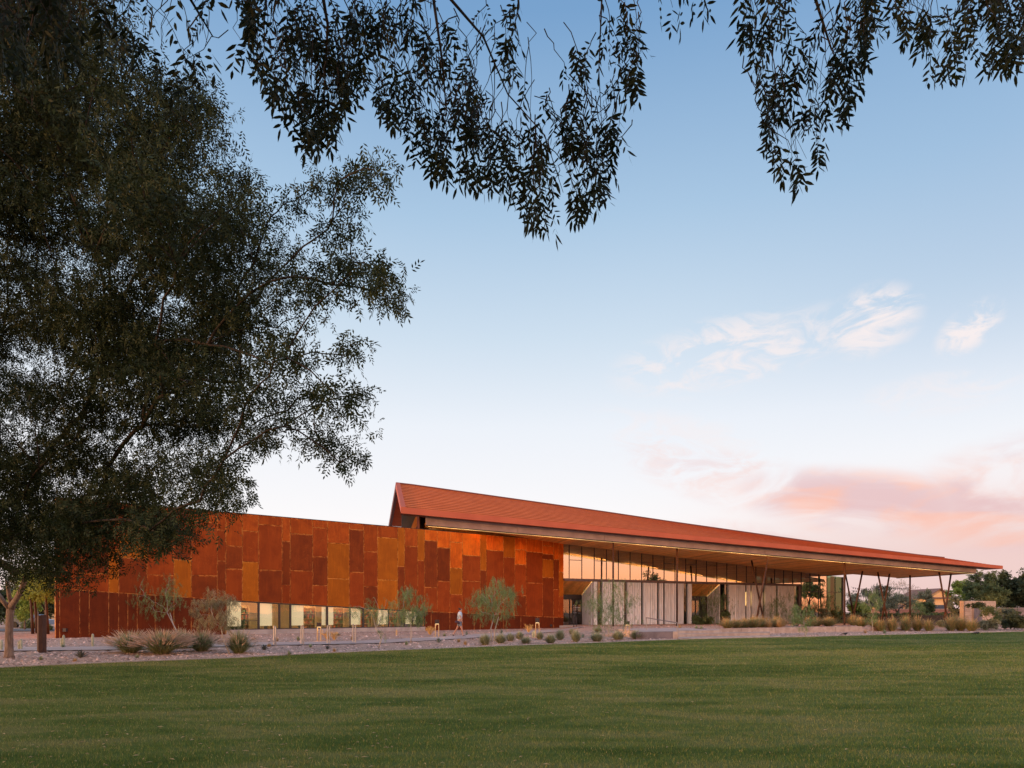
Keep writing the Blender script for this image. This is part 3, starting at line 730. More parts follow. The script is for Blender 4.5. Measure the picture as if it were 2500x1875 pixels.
MB().bar(eav(S1+.05, .1, .03), eav(S1+.05, 9.55, .03), ED*.04, UPV*.08).build('canopy_end_trim', 'dark_metal', base)

# columns ----------------------------------------------------------
def column(pts, r, name='column', m='steel_post'):
    return MB().tube(pts, r, 10).build(name, m, bl, smooth=True)
for px_, yt, rr in ((1497, 1323, .075), (1653, 1339, .08), (2062, 1374, .085), (2222, 1405, .08)):
    q = on_soffit(px_, yt); column([q+UPV*.05, Vector((q.x, q.y, .2))], rr)
def legp(pt, pb):       # slanted leg: photo sight points top and bottom, at one depth
    q = on_soffit(*pt); bb = P(pb[0], pb[1], q.y); d = (bb-q); e = q+d*((q.z-.2)/(q.z-bb.z)); column([q-d.normalized()*.1, e], .078)
legp((1835, 1368), (1865, 1517)); legp((1876, 1356), (1847, 1515))
legp((2065, 1405), (2084, 1500)); legp((2106, 1394), (2085, 1500))
legp((2143, 1397), (2160, 1480)); legp((2172, 1401), (2157, 1490))
legp((2293, 1397), (2309, 1490)); legp((2322, 1401), (2308, 1495))

# glazed front -----------------------------------------------------
NG = Vector((.44, -.898, 0)); TG = Vector((.898, .44, 0)); G0 = glassp(1389.6); G0.z = 0
def gp(u, z, off=0.0): return G0+TG*u+NG*off+UPV*z
def soff_z(p): return Hs((p-E1).dot(ED))
bay = 1.2865; u0 = -.55; U1 = bay*26.9
gw = MB(); gw.bar(gp(u0, 4.36, .02), gp(30.9-2.85, 4.36, .02), NG*.13, UPV*.11)
front = gw.build('front_beam', 'bronze_beam', bl)
us = [bay*k-.02 for k in range(-10, 0)]+[bay*k for k in range(0, 27)]+[U1]
ZTR = 6.08
for i in range(len(us)-1):
    a_, c_ = us[i]+.02, us[i+1]-.02
    za, zc = soff_z(gp(a_, 0)), soff_z(gp(c_, 0)); zl = (4.47 if a_ > -1.3 else 6.2) if a_ < 28 else .42
    split = (i % 2 == 0) and ZTR < min(za, zc)-.3 or a_ > 28
    zt = ZTR if a_ < 28 else 3.7
    segs = [(zl, zl, zt-.02, zt-.02), (zt+.02, zt+.02, za, zc)] if split else [(zl, zl, za, zc)]
    for (l0, l1, h0, h1) in segs:
        MB().prism([gp(a_, l0), gp(c_, l1), gp(c_, h1), gp(a_, h0)], -NG*.02).build('pane', 'glass_upper' if a_ < 31.5 else 'glass_green', front)
    if split: MB().bar(gp(a_-.02, zt), gp(c_+.02, zt), NG*.03, UPV*.022).build('transom', 'dark_metal', front)
for i, u in enumerate(us[:-1]):
    zl = 4.47 if u < 28 else .42
    if u < -1.4: zl = 6.2
    MB().bar(gp(u, zl, 0), gp(u, soff_z(gp(u, 0)), 0), NG*.04, TG*.022).build('mullion', 'dark_metal', front)
    if u > .1: MB().bar(gp(u, zl, -.35), gp(u, soff_z(gp(u, 0)), -.35), NG*.14, TG*(.055 if u < 28 else .13)).build('fin', 'dark_metal', front)
# corner and side glazing
cr = gp(U1, 0); MB().bar(cr+UPV*.4, cr+UPV*soff_z(cr), NG*.07, TG*.07).build('corner_post', 'dark_metal', front)
for k in range(9):
    a_ = cr-NG*(k*1.4+.08); c_ = cr-NG*((k+1)*1.4-.03)
    za = soff_z(a_)
    MB().prism([a_+UPV*.42, c_+UPV*.42, c_+UPV*za, a_+UPV*za], -TG*.02).build('side_pane', 'glass_green', front)
    MB().bar(c_+UPV*.4, c_+UPV*za, NG*.05, TG*.06).build('side_mullion', 'dark_metal', front)
MB().bar(cr-NG*.1+UPV*3.7, cr-NG*12.6+UPV*3.7, UPV*.03, TG*.03).build('side_transom', 'dark_metal', front)
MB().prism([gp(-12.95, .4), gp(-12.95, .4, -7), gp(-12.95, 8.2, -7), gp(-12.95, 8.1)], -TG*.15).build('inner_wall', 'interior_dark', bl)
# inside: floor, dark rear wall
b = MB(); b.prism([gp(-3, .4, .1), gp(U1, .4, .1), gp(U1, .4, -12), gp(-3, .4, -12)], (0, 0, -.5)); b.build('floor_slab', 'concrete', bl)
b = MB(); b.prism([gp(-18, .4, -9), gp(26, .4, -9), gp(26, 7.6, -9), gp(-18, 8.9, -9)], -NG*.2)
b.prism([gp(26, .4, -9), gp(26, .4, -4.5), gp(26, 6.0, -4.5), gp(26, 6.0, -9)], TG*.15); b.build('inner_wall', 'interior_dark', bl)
for u in (22.3, 25.6, 29.2, 33.0):
    q = gp(u, .4, -2.2); MB().tube([q, q+UPV*(soff_z(q)-.4)], .13, 10).build('inner_column', 'steel_post', bl)
# lower wall: ribbed concrete panels and slot windows
def ug(px_): 
    p = glassp(px_); return (Vector((p.x, p.y, 0))-G0).dot(TG)
ZL, ZH = .42, 4.24
def ribbed(pa, pb, off=.06, parent=None, A=None, B_=None, N_=None, zh=ZH):
    if A is None:
        A, B_, N_ = gp(ug(pa), 0, off), gp(ug(pb), 0, off), NG
    L = (B_-A).length; d = (B_-A).normalized(); prof = [(0, 0)]; s = 0.0
    while s < L-.12:
        wr, wg = random.uniform(.09, .15), random.uniform(.05, .08)
        if s+wr+wg > L: break
        prof += [(s+.012, .085), (s+wr, .09), (s+wr+.014, 0), (s+wr+wg, 0)]; s += wr+wg
    prof += [(L, 0)]
    lo_ = [A+d*u+N_*o for u, o in prof]; n = len(prof)
    vs = [p+UPV*ZL for p in lo_]+[p+UPV*zh for p in lo_]+[A-N_*.12+UPV*ZL, B_-N_*.12+UPV*ZL, A-N_*.12+UPV*zh, B_-N_*.12+UPV*zh]
    fs = [(i, i+1, n+i+1, n+i) for i in range(n-1)]+[tuple(range(n, 2*n))+(2*n+3, 2*n+2), (0, n, 2*n+2, 2*n), (n-1, 2*n+1, 2*n+3, 2*n-1)]
    return MB().add(vs, fs).build('concrete_panel', 'concrete_rib', parent or front)
con = [(1448, 1457), (1470, 1496), (1496.6, 1522.5), (1530, 1547), (1547.5, 1564), (1569, 1586), (1586.5, 1603), (1608, 1618), (1622, 1645), (1645.5, 1668), (1678, 1688),
       (1777, 1797), (1797.5, 1818), (1821.5, 1831), (1834, 1861), (1866, 1893), (1897, 1917), (1917.5, 1937)]
for a_, c_ in con: ribbed(a_, c_)
for a_, c_ in ((1457, 1470), (1522.5, 1530), (1564, 1569), (1603, 1608), (1618, 1622), (1668, 1678), (1767, 1777), (1818, 1821.5), (1831, 1834), (1861, 1866), (1893, 1897), (1937, 1950)):
    A, B_ = ug(a_), ug(c_)
    MB().prism([gp(A, ZL, -.05), gp(B_, ZL, -.05), gp(B_, ZH, -.05), gp(A, ZH, -.05)], -NG*.02).build('slot_window', 'glass_dark', front)
    MB().bar(gp(A+.03, ZL, 0), gp(A+.03, ZH, 0), NG*.05, TG*.025).build('slot_frame', 'dark_metal', front)
for px_ in (1820.5, 1832.5, 1862.5):
    u = ug(px_); MB().bar(gp(u, 3.55, -.02), gp(u, 2.2, -.02), NG*.02, TG*.03).build('wall_wash_lamp', 'led', front)
MB().bar(gp(ug(1950), .42, .02), gp(ug(1950), 4.47, .02), NG*.13, TG*.11).build('frame_post', 'bronze_beam', front)
# entrance porches with folded wooden ceilings
def porch(pa, pb, pi, dl, door_px):
    A, B_ = gp(ug(pa), 0, .0), gp(ug(pb), 0, .0); Dn = Dglass(pi)+dl
    I = Vector(((pi-CX)/F*Dn, Dn, 0)); A2 = A-NG*(dl*1.05); zi = 3.14
    par = MB().prism([A2+UPV*ZL, I+UPV*ZL, I+UPV*(ZL+.06), A2+UPV*(ZL+.06)], -NG*.1).build('entrance', 'dark_metal', bl)
    n = 15
    for k in range(n):
        f0, f1 = k/n+.002, (k+1)/n-.004
        a, b_ = A.lerp(B_, f0)+UPV*4.24, A.lerp(B_, f1)+UPV*4.24; c_, d_ = A2.lerp(I, f1)+UPV*zi, A2.lerp(I, f0)+UPV*zi
        MB().prism([a, b_, c_, d_], (0, 0, .04)).build('ceiling_board', 'wood', par)
    MB().bar(B_+UPV*4.2-TG*.04, I+UPV*(zi-.02)-TG*.04, TG*.03, UPV*.03).build('light_strip', 'led', par)
    # splayed ribbed side wall with sloping top
    L = (I-B_).length; d = (I-B_).normalized(); nrm = Vector((d.y, -d.x, 0)); nrm = nrm if nrm.x < 0 else -nrm
    nb = 11
    for k in range(nb):
        f0, f1 = k/nb, (k+.68)/nb; z0, z1 = 4.2+(zi-4.2)*f0, 4.2+(zi-4.2)*f1
        q0, q1 = B_.lerp(I, f0), B_.lerp(I, f1)
        MB().prism([q0+UPV*ZL, q1+UPV*ZL, q1+UPV*z1, q0+UPV*z0], nrm*.07).build('wall_rib', 'concrete_rib', par)
    MB().prism([B_+UPV*ZL, I+UPV*ZL, I+UPV*zi, B_+UPV*4.2], -nrm*.1).build('side_wall', 'concrete_dark', par)
    # doors
    MB().prism([A2+UPV*(zi-.42), I+UPV*(zi-.42), I+UPV*zi, A2+UPV*zi], -NG*.12).build('door_header', 'dark_metal', par)
    for f in (0.02, .33, .64, .97):
        q = A2.lerp(I, f); MB().bar(q+UPV*ZL, q+UPV*(zi-.42), NG*.05, TG*.04).build('door_frame', 'dark_metal', par)
    MB().prism([A2+UPV*(ZL+.1), I+UPV*(ZL+.1), I+UPV*(zi-.45), A2+UPV*(zi-.45)], -NG*.02).build('door_glass', 'glass_low', par)
    W0 = A2-NG*2.6+UPV*ZL; W1 = I-NG*2.6+UPV*ZL
    for k in range(12):
        q = W0.lerp(W1, .22+.78*k/12); MB().bar(q, q+UPV*2.6, NG*.05, TG*.045).build('lobby_slat', 'bronze_beam', par)
    MB().prism([W0-TG*1.5-NG*.3, W1+TG*2-NG*.3, W1+TG*2-NG*.3+UPV*2.8, W0-TG*1.5-NG*.3+UPV*2.8], -NG*.05).build('lobby_wall', 'interior_dark', par)
    return par
porch(1372, 1446, 1422, 2.6, 0)
porch(1688, 1757, 1727, 2.4, 0)

# ------------------------------------------------------------------ entrance apron, steps, low walls
b = MB()
A = [P(1560, 1500, 41.9), P(1760, 1500, 44.0), P(1725, 1500, 47.2), P(1640, 1500, 49), P(1500, 1500, 46)]
def flat(pts, z0, z1, name, m, parent=None):
    return MB().prism([(p.x, p.y, z0) for p in pts], (0, 0, z1-z0)).build(name, m, parent)
setp(flat(A, -.05, .435, 'entrance_apron', 'path_concrete'), kind='structure')
st = empty('entrance_steps', P(1700, 1555, 40.2), 'two broad tan concrete steps rising from the lawn edge', 'steps')
def qd(pxa, pxb, Da, Db): return [P(pxa, 1500, Da[0]), P(pxb, 1500, Da[1]), P(pxb, 1500, Db[1]), P(pxa, 1500, Db[0])]
flat(qd(1656, 1757, (41.4, 43.0), (42.2, 44.6)), -.05, .43, 'tread', 'concrete_tan', st)
flat(qd(1656, 1880, (40.5, 43.4), (41.4, 45.1)), -.05, .27, 'tread', 'concrete_tan', st)
flat(qd(1656, 1905, (39.15, 42.5), (40.5, 43.4)), -.05, .09, 'landing', 'concrete', st)
cw = empty('cheek_wall', P(1600, 1556, 39.4), 'dark low concrete wall with tan end beside the steps and handrail', 'low wall')
flat(qd(1553, 1643, (38.4, 39.3), (38.8, 39.8)), -.05, .45, 'wall_body', 'concrete_dark', cw)
flat(qd(1643.3, 1655.5, (39.3, 39.4), (39.9, 40.1)), -.05, .455, 'wall_end', 'concrete_tan', cw)
flat(qd(1553, 1655, (38.82, 39.95), (42.3, 42.9)), -.05, .425, 'wall_fill', 'path_concrete', cw)
pw = empty('planter_wall', P(1724, 1545, 44.6), 'long low tan concrete planter wall in front of the yellow grasses', 'low wall')
cuts = [1724, 1810, 1893, 1975, 2040, 2105]
for a_, c_ in zip(cuts[:-1], cuts[1:]):
    f = lambda q: float(np.interp(q, [1724, 2105], [44.6, 52.5]))
    flat(qd(a_+.4, c_-.4, (f(a_), f(c_)), (f(a_)+.3, f(c_)+.3)), -.05, .47, 'wall_section', 'concrete_tan', pw)
q0, q1 = P(1723, 1540, 44.75), P(1702, 1540, 47.0)
MB().bar((q0.x, q0.y, .2), (q1.x, q1.y, .2), TG*.15, UPV*.27).build('wall_return', 'concrete_dark', pw)
hr = empty('handrail', P(1654, 1560, 39.6), 'bent grey steel handrail on two posts beside the entrance steps', 'handrail')
t0, t1 = P(1578, 1508, 43.5), P(1654, 1520.5, 39.6)
MB().tube([Vector((t0.x, t0.y, .42)), t0], .024, 8).build('post', 'steel_bright', hr)
MB().tube([Vector((t1.x, t1.y, .02)), t1], .024, 8).build('post', 'steel_bright', hr)
MB().tube([t0, t1], .028, 8).build('rail', 'steel_bright', hr)

# ------------------------------------------------------------------ foliage machinery
def leaf_mesh(name, pos, size, m, parent, droop=.5, K=7, llen=.08, lw=.022, rlen=.2, near=False, axis=None, kind='stuff', spread=1.0):
    """pinnate sprays: every spray is a rachis with K small leaflets"""
    n = len(pos)
    ax = rng.normal(0, 1, (n, 3))*spread; ax[:, 2] -= droop*2.2
    if axis is not None: ax += axis
    ax /= np.linalg.norm(ax, axis=1)[:, None]+1e-9
    sd_ = np.cross(ax, rng.normal(0, 1, (n, 3))); sd_ /= np.linalg.norm(sd_, axis=1)[:, None]+1e-9
    nm = np.cross(ax, sd_)
    sz = (size*rng.uniform(.75, 1.25, n))[:, None] if not hasattr(size, 'shape') else size[:, None]
    V = []; nv = 6 if near else 4
    for k in range(K):
        t = (k+.6)/K*rlen; sgn = 1 if k % 2 else -1
        if k == K-1: la = ax.copy()
        else:
            cs_ = rng.uniform(.45, .75, n)[:, None]; la = ax*cs_+sd_*sgn*np.sqrt(1-cs_**2)
        la = la+nm*rng.normal(0, .22, n)[:, None]+np.array([0, 0, -.25*droop]); la /= np.linalg.norm(la, axis=1)[:, None]
        lb = np.cross(la, nm+sd_*rng.normal(0, .5, n)[:, None]); lb /= np.linalg.norm(lb, axis=1)[:, None]+1e-9
        up = np.cross(la, lb)
        b0 = pos+ax*t*sz; L = llen*sz*rng.uniform(.75, 1.15, n)[:, None]; w_ = lw*sz
        if near: V.append(np.stack([b0, b0+la*L*.3+lb*w_*.8, b0+la*L*.65+lb*w_*.7, b0+la*L, b0+la*L*.65-lb*w_*.7+up*w_*.3, b0+la*L*.3-lb*w_*.8+up*w_*.3], 1))
        else: V.append(np.stack([b0, b0+la*L*.45+lb*w_, b0+la*L, b0+la*L*.45-lb*w_+up*w_*.3], 1))
    V = np.concatenate(V, 0).reshape(-1, 3)
    o = np_mesh(name, V, np.arange(len(V)).reshape(-1, nv), m, parent)
    if kind: o['kind'] = kind
    return o
def grow(root, nodes, r_tip=.012, wig=.25, droop=0.0, expo=.5, n=6, seg=4):
    """connect every node to the nearest one closer to the root, then thicken by what it carries"""
    pts = [Vector(root)]+[Vector(p) for p in sorted(nodes, key=lambda p: (Vector(p)-Vector(root)).length)]
    par = [0]; plen = [0.0]
    for i in range(1, len(pts)):
        best = None
        for j in range(i):
            d = (pts[i]-pts[j]).length; c_ = d*1.35 + plen[j]*.8 + .1*d*d
            if best is None or c_ < best[0]: best = (c_, j)
        par.append(best[1]); plen.append(plen[best[1]]+(pts[i]-pts[best[1]]).length)
    cnt = [1]*len(pts)
    for i in range(len(pts)-1, 0, -1): cnt[par[i]] += cnt[i]
    rad = [r_tip*c_**expo for c_ in cnt]; b = MB()
    for i in range(1, len(pts)):
        a, c_ = pts[par[i]], pts[i]; L = (c_-a).length; r0 = min(rad[par[i]], rad[i]*1.5); r1 = rad[i]
        mid = [a.lerp(c_, k/seg)+Vector((random.gauss(0, wig), random.gauss(0, wig), random.gauss(0, wig)+.6*math.sin(math.pi*k/seg)))*(L*.12 if 0 < k < seg else 0) for k in range(seg+1)]
        b.tube(mid, [r0+(r1-r0)*k/seg for k in range(seg+1)], n, cap=False)
    return b, pts
def clumps_to_pos(cl, per, rad, flat=.75):
    out = []
    for c_ in cl:
        k = int(per*random.uniform(.6, 1.3)); u = rng.normal(0, 1, (k, 3)); u /= np.linalg.norm(u, axis=1)[:, None]
        r = (rng.random(k)**.45)[:, None]*rad*random.uniform(.7, 1.25); q = u*r; q[:, 2] *= flat; out.append(np.array(c_)+q)
    return np.concatenate(out)
def in_poly(x, y, poly):
    c_ = False; j = len(poly)-1
    for i in range(len(poly)):
        xi, yi = poly[i]; xj, yj = poly[j]
        if (yi > y) != (yj > y) and x < (xj-xi)*(y-yi)/(yj-yi)+xi: c_ = not c_
        j = i
    return c_

# big tree at the left edge ---------------------------------------
tb = G(22, 1606)
big = empty('shade_tree', tb, 'huge dark spreading shade tree at the left edge, its crown reaching over the steel wall', 'tree')
bt = MB(); fk = P(30, 1478, tb.y); 
bt.tube([tb-UPV*.1, tb+UPV*.12, tb+UPV*.5, P(22, 1540, tb.y), P(24, 1500, tb.y), fk+Vector((-.03, 0, .1))], [.20, .135, .118, .112, .112, .125], 14)
trunk = bt.build('trunk', 'bark', big, smooth=True)
l_a = [fk+Vector((-.06, 0, -.05)), P(40, 1462, 22.3), P(52, 1440, 22.0), P(62, 1410, 21.4)]
l_b = [fk+Vector((0.02, 0, -.1)), P(22, 1455, 22.5), P(18, 1420, 22.3)]
l_c = [fk+Vector((-.05, 0, -.15)), P(5, 1465, 22.7), P(-12, 1440, 23)]
MB().tube(l_a, [.10, .085, .08, .075], 10).build('limb', 'bark', big, smooth=True)
MB().tube(l_b, [.08, .065, .06], 8).build('limb', 'bark', big, smooth=True)
MB().tube(l_c, [.085, .075, .07], 8).build('limb', 'bark', big, smooth=True)
polyA = [(-420, -60), (200, -60), (250, 60), (300, 190), (500, 240), (530, 310), (470, 410), (610, 440), (560, 560), (640, 600), (760, 560), (790, 640), (860, 620), (960, 690), (930, 740), (760, 700),
         (700, 720), (790, 780), (730, 830), (840, 880), (870, 1010), (860, 1090), (790, 1100), (680, 1080), (620, 1190), (560, 1205), (510, 1210), (470, 1290), (380, 1310), (300, 1320), (265, 1370), (200, 1340), (150, 1400), (90, 1430), (-20, 1440), (-60, 1330), (-420, 1250)]
cl = []; tries = 0
def depthA(x, y): return 19.5-6.3*min(1, max(0, (x)/900)) - 2.5*max(0, (700-y)/700)
while len(cl) < 500 and tries < 60000:
    tries += 1; x_, y_ = random.uniform(-400, 960), random.uniform(-60, 1440)
    if not in_poly(x_, y_, polyA): continue
    D_ = depthA(x_, y_)+random.gauss(0, 1.7)
    p = P(x_, y_, D_)
    if x_ > 560 and random.random() < (.40 if y_ < 1000 else .1): continue
    if min([(p-q).length for q in cl], default=9) < .52: continue
    cl.append(p)
# two long boughs that stand clear against the sky
for tip in ([(600, 570), (660, 530), (720, 490), (780, 455), (830, 440), (880, 420), (915, 415)], [(800, 640), (860, 640), (920, 660), (950, 700), (960, 730)], [(840, 500), (850, 550), (800, 560)], [(560, 440), (600, 430)],
            [(780, 1080), (830, 1130), (870, 1110)], [(860, 840), (845, 870), (880, 960)]):
    for x_, y_ in tip: cl.append(P(x_, y_, depthA(x_, y_)+random.gauss(0, .25)))
far = [c_ for c_ in cl]
bb, _ = grow(P(40, 1400, 21.6), far, r_tip=.009, wig=.16, expo=.42, n=6)
bb.build('branches', 'bark_limb', big, smooth=True)
NC = len(cl)-24
def pxof(c_): return CX+F*c_.x/c_.y
pos = np.concatenate([clumps_to_pos([c_], 205-130*sst((pxof(c_)-380)/420), .95-.38*sst((pxof(c_)-380)/420)) for c_ in cl[:NC]]); pos2 = clumps_to_pos(cl[NC:], 60, .42)
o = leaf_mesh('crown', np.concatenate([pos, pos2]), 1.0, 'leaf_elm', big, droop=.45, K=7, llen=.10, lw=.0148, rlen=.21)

# near tree whose twigs hang into the top of the view -------------------
nt_ = empty('overhanging_tree', (-5.2, -1.8, 0), 'near shade tree whose dark leafy twigs hang down across the top of the view', 'tree')
MB().tube([(-5.2, -1.8, -.1), (-5.1, -1.7, 1.5), (-4.9, -1.4, 3.2), (-4.4, -.6, 4.8)], [.32, .24, .21, .17], 12).build('trunk', 'bark', nt_, smooth=True)
lim = MB()
lim.tube([(-4.4, -.6, 4.8), P(400, -260, 3.9), P(760, -170, 4.5), P(1050, -60, 4.9), P(1180, 90, 5.0), P(1240, 230, 5.1), P(1330, 330, 5.1), P(1375, 470, 5.2)], [.12, .07, .035, .013, .008, .005, .004, .002], 7)
lim.tube([(-4.4, -.6, 4.8), P(900, -420, 4.3), P(1500, -220, 4.8), P(1950, -130, 5.0), P(2030, 120, 5.0)], [.11, .07, .045, .02, .006], 7)
lim.tube([P(1500, -220, 4.8), P(2000, -240, 4.9), P(2400, -110, 5.2), P(2560, 40, 5.3)], [.04, .03, .02, .006], 6)
lim.tube([P(1500, -220, 4.8), P(1470, -20, 4.9), P(1462, 170, 5.0), P(1470, 330, 5.0)], [.018, .007, .004, .002], 6)
lim.tube([P(760, -170, 4.5), P(800, 60, 4.8), P(790, 260, 5.0)], [.02, .010, .004], 6)
lim.tube([P(400, -260, 3.9), P(430, -60, 4.4), P(520, 90, 4.7)], [.02, .012, .004], 6)
lim.tube([P(1050, -60, 4.9), P(1080, 150, 5.0), P(1090, 280, 5.1)], [.014, .009, .004], 6)
lim.build('branches', 'bark_limb', nt_, smooth=True)
regs = [
 ([250, 270, 300, 340, 370, 400, 440, 470, 520, 550, 580, 600], [150, 215, 90, 200, 120, 245, 270, 190, 175, 265, 160, 50], 26, (4.2, 5.0)),
 ([600, 640, 680, 720, 760, 800, 840, 870, 900, 930, 986, 1042, 1100, 1210, 1274, 1300], [150, 210, 270, 340, 375, 370, 280, 200, 235, 285, 335, 425, 440, 465, 520, 545], 210, (4.6, 6.0)),
 ([1300, 1352, 1390, 1440, 1475, 1505, 1530, 1565], [540, 575, 545, 515, 490, 400, 310, 190], 62, (4.6, 5.6)),
 ([1590, 1620, 1650, 1700, 1733], [25, 60, 90, 45, 15], 8, (4.8, 5.4)),
 ([1808, 1827, 1852, 1881, 1920, 1953, 1975, 2022, 2056, 2080, 2109, 2141], [40, 120, 200, 390, 430, 465, 440, 385, 310, 220, 155, 60], 84, (4.6, 5.6)),
 ([2165, 2206, 2239, 2257, 2282, 2329, 2351, 2387, 2423, 2474, 2520], [35, 105, 115, 140, 215, 200, 175, 150, 180, 170, 110], 66, (4.8, 5.8)),
 ([-60, 100, 250], [160, 170, 120], 60, (4.2, 5.6))]
tw = MB(); sp = []; ax = []; szs = []
for xs_, ys_, cnt, (d0, d1) in regs:
    for k in range(int(cnt*.86)):
        xe = random.uniform(xs_[0], xs_[-1]); yl = float(np.interp(xe, xs_, ys_)); D_ = random.uniform(d0, d1)
        ye = yl*random.choice([1, 1, random.uniform(.35, 1)]) - 62
        if ye < -25: ye = -25
        if (xe-1338)**2/45**2+(ye-100)**2/130**2 < 1: continue
        Lp = random.uniform(110, 260); xs0 = min(xs_[-1]-5, max(xs_[0]+5, xe+random.gauss(-15, 70))); ys0 = ye-Lp
        a_, c_ = P(xs0, ys0, D_), P(xe, ye, D_+random.uniform(-.15, .15)); L = (c_-a_).length; ns_ = 6; ln = []
        for q in range(ns_+1):
            f = q/ns_; ln.append(a_.lerp(c_, f)+Vector((random.gauss(0, .018), random.gauss(0, .018), .10*L*math.sin(math.pi*f*.9))))
        tw.tube(ln, [.0042-.0028*q/ns_ for q in range(ns_+1)], 4, cap=False)
        nsp = int(L/.10)
        for q in range(nsp):
            f = (q+random.random())/nsp; i0 = min(ns_-1, int(f*ns_)); pt = ln[i0].lerp(ln[i0+1], f*ns_-i0)
            scx = CX+F*pt.x/pt.y; scy = HY-F*(pt.z-CAMZ)/pt.y
            if (scx-1338)**2/38**2+(scy-100)**2/120**2 < 1: continue
            if scx < xs_[0]-12 or scx > xs_[-1]+12 or scy > float(np.interp(scx, xs_, ys_))-45: continue
            if mnoise.noise(Vector((scx/75, scy/95, D_*.8))) < -.03: continue
            sp.append(pt); dr = (ln[i0+1]-ln[i0]).normalized(); ax.append((dr.x*.6+random.choice([-1, 1])*.8*random.random(), dr.y*.6, dr.z*.3)); szs.append(random.uniform(.65, 1.25))
        sp.append(c_); ax.append((0, 0, -1.2)); szs.append(1.1)
tw.build('twigs', 'bark_limb', nt_)['kind'] = 'stuff'
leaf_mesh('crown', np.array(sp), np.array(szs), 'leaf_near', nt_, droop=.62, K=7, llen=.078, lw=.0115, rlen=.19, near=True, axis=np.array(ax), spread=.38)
# the rest of its crown, unseen, added overhead to shade the near lawn
up = []
while len(up) < 230:
    q = Vector((random.uniform(-11, 9), random.uniform(-9, 7.5), random.uniform(4.4, 10.5)))
    if q.z < 1.6+.93*q.y+1.6 and q.y > 0: continue
    if ((q.x+2)/10)**2+((q.y+1)/9)**2+((q.z-6.5)/4.5)**2 > 1: continue
    up.append(q)
g_, _ = grow((-4.4, -.6, 4.8), up, r_tip=.012, wig=.2, expo=.42, n=5, seg=3); g_.build('unseen_branches', 'bark_limb', nt_)
leaf_mesh('unseen_crown', clumps_to_pos(up, 55, 1.0), 1.0, 'leaf_near', nt_, droop=.5, K=5, llen=.16, lw=.035, rlen=.25)

# ------------------------------------------------------------------ young weeping trees in the beds
def young_tree(px, yb, cx, cy, rx, ry, label, m='leaf_willow', dens=1.0, stems=1, low=0):
    b0 = G(px, yb) if yb > 1537 else None
    if b0 is None: b0 = P(px, yb, Dbuild(px)-3.0); b0.z = gz(px, b0.y)
    D = b0.y; k = D/F
    t = empty('young_tree', b0, label, 'tree', 'young weeping trees in the garden beds')
    ctr = P(cx, cy, D); RX, RZ = rx*k, ry*k; nodes = []; tb_ = MB()
    nn = int(26*max(.6, dens))
    for i in range(nn):
        for _ in range(20):
            u = Vector((random.uniform(-1, 1), random.uniform(-1, 1), random.uniform(-.9, 1)))
            if u.length < 1: break
        nodes.append(Vector((ctr.x+u.x*RX, D+u.y*RX*.8, ctr.z+u.z*RZ)))
    fork = b0.lerp(ctr, .55); fork.x += random.gauss(0, .08)
    rt = max(.022, .018*RX+.012)
    for s_ in range(stems):
        o_ = Vector((random.uniform(-.12, .12)*s_, 0, 0)); mid = b0.lerp(fork, .5)+Vector((random.gauss(0, .09), 0, 0))
        tb_.tube([b0+o_-UPV*.05, mid+o_*1.6, fork+o_*2], [rt, rt*.8, rt*.6], 7)
    tb_.build('trunk', 'bark_pale', t, smooth=True)
    gb_, _ = grow(fork, nodes, r_tip=.0045, wig=.4, expo=.45, n=4, seg=3); gb_.build('branches', 'bark_pale', t)
    # drooping strands of fine leaves
    cen = []
    for c_ in nodes:
        for q in range(int(10*dens)+2):
            a_ = Vector(c_)+Vector((random.gauss(0, RX*.20), random.gauss(0, RX*.2), random.gauss(0, RZ*.14))); L = random.uniform(.15, .5)*min(1.2, RZ)
            dx, dy = random.gauss(0, .12), random.gauss(0, .12)
            for j in range(6):
                f = j/6; cen.append((a_.x+dx*f, a_.y+dy*f, max(a_.z-L*f, b0.z+.15)))
    leaf_mesh('crown', np.array(cen), 1.0, m, t, droop=1.0, K=5, llen=.085, lw=.0075, rlen=.12, spread=.6)
    return t
young_tree(436, 1545, 385, 1450, 62, 62, 'wispy weeping tree against the left of the steel wall above the plumed grasses', 'leaf_willow', .85, 2)
young_tree(562, 1597, 525, 1480, 60, 48, 'grey green weeping tree by the left end of the window band', 'leaf_willow_brown', .8)
young_tree(923, 1583, 912, 1492, 52, 50, 'thin nearly bare weeping tree in front of the window band', 'leaf_willow', .28)
young_tree(1003, 1570, 1000, 1473, 42, 46, 'bushy young tree at the right end of the window band', 'leaf_willow', .9)
young_tree(1201, 1566, 1209, 1457, 64, 58, 'largest round young tree in front of the steel wall right of the walking person', 'leaf_willow', 1.25, 2)
young_tree(1486, 1556, 1490, 1470, 62, 58, 'young tree before the pale ribbed panels right of the first entrance', 'leaf_willow', 1.1)
young_tree(1746, 1536, 1745, 1482, 42, 52, 'young tree in front of the second entrance porch', 'leaf_willow', 1.0, 2)
young_tree(1920, 1531, 1905, 1478, 42, 42, 'white stemmed young tree at the end of the ribbed panels', 'leaf_willow', 1.0)
young_tree(1964, 1552, 1962, 1500, 27, 36, 'slim young tree standing nearest the lawn edge before the planter wall', 'leaf_willow', .7)
young_tree(2030, 1524, 2025, 1482, 30, 36, 'green young tree against the clear corner glazing', 'leaf_willow', 1.0)
young_tree(1990, 1522, 1990, 1490, 26, 34, 'dense young tree between the beam end and the corner glazing', 'leaf_mid', 1.0)
young_tree(2133, 1545, 2130, 1478, 22, 38, 'slender upright young tree between the two right hand raking columns', 'leaf_willow', .7)
young_tree(2242, 1518, 2240, 1486, 18, 26, 'small feathery young tree right of the upright canopy column', 'leaf_willow', .9)

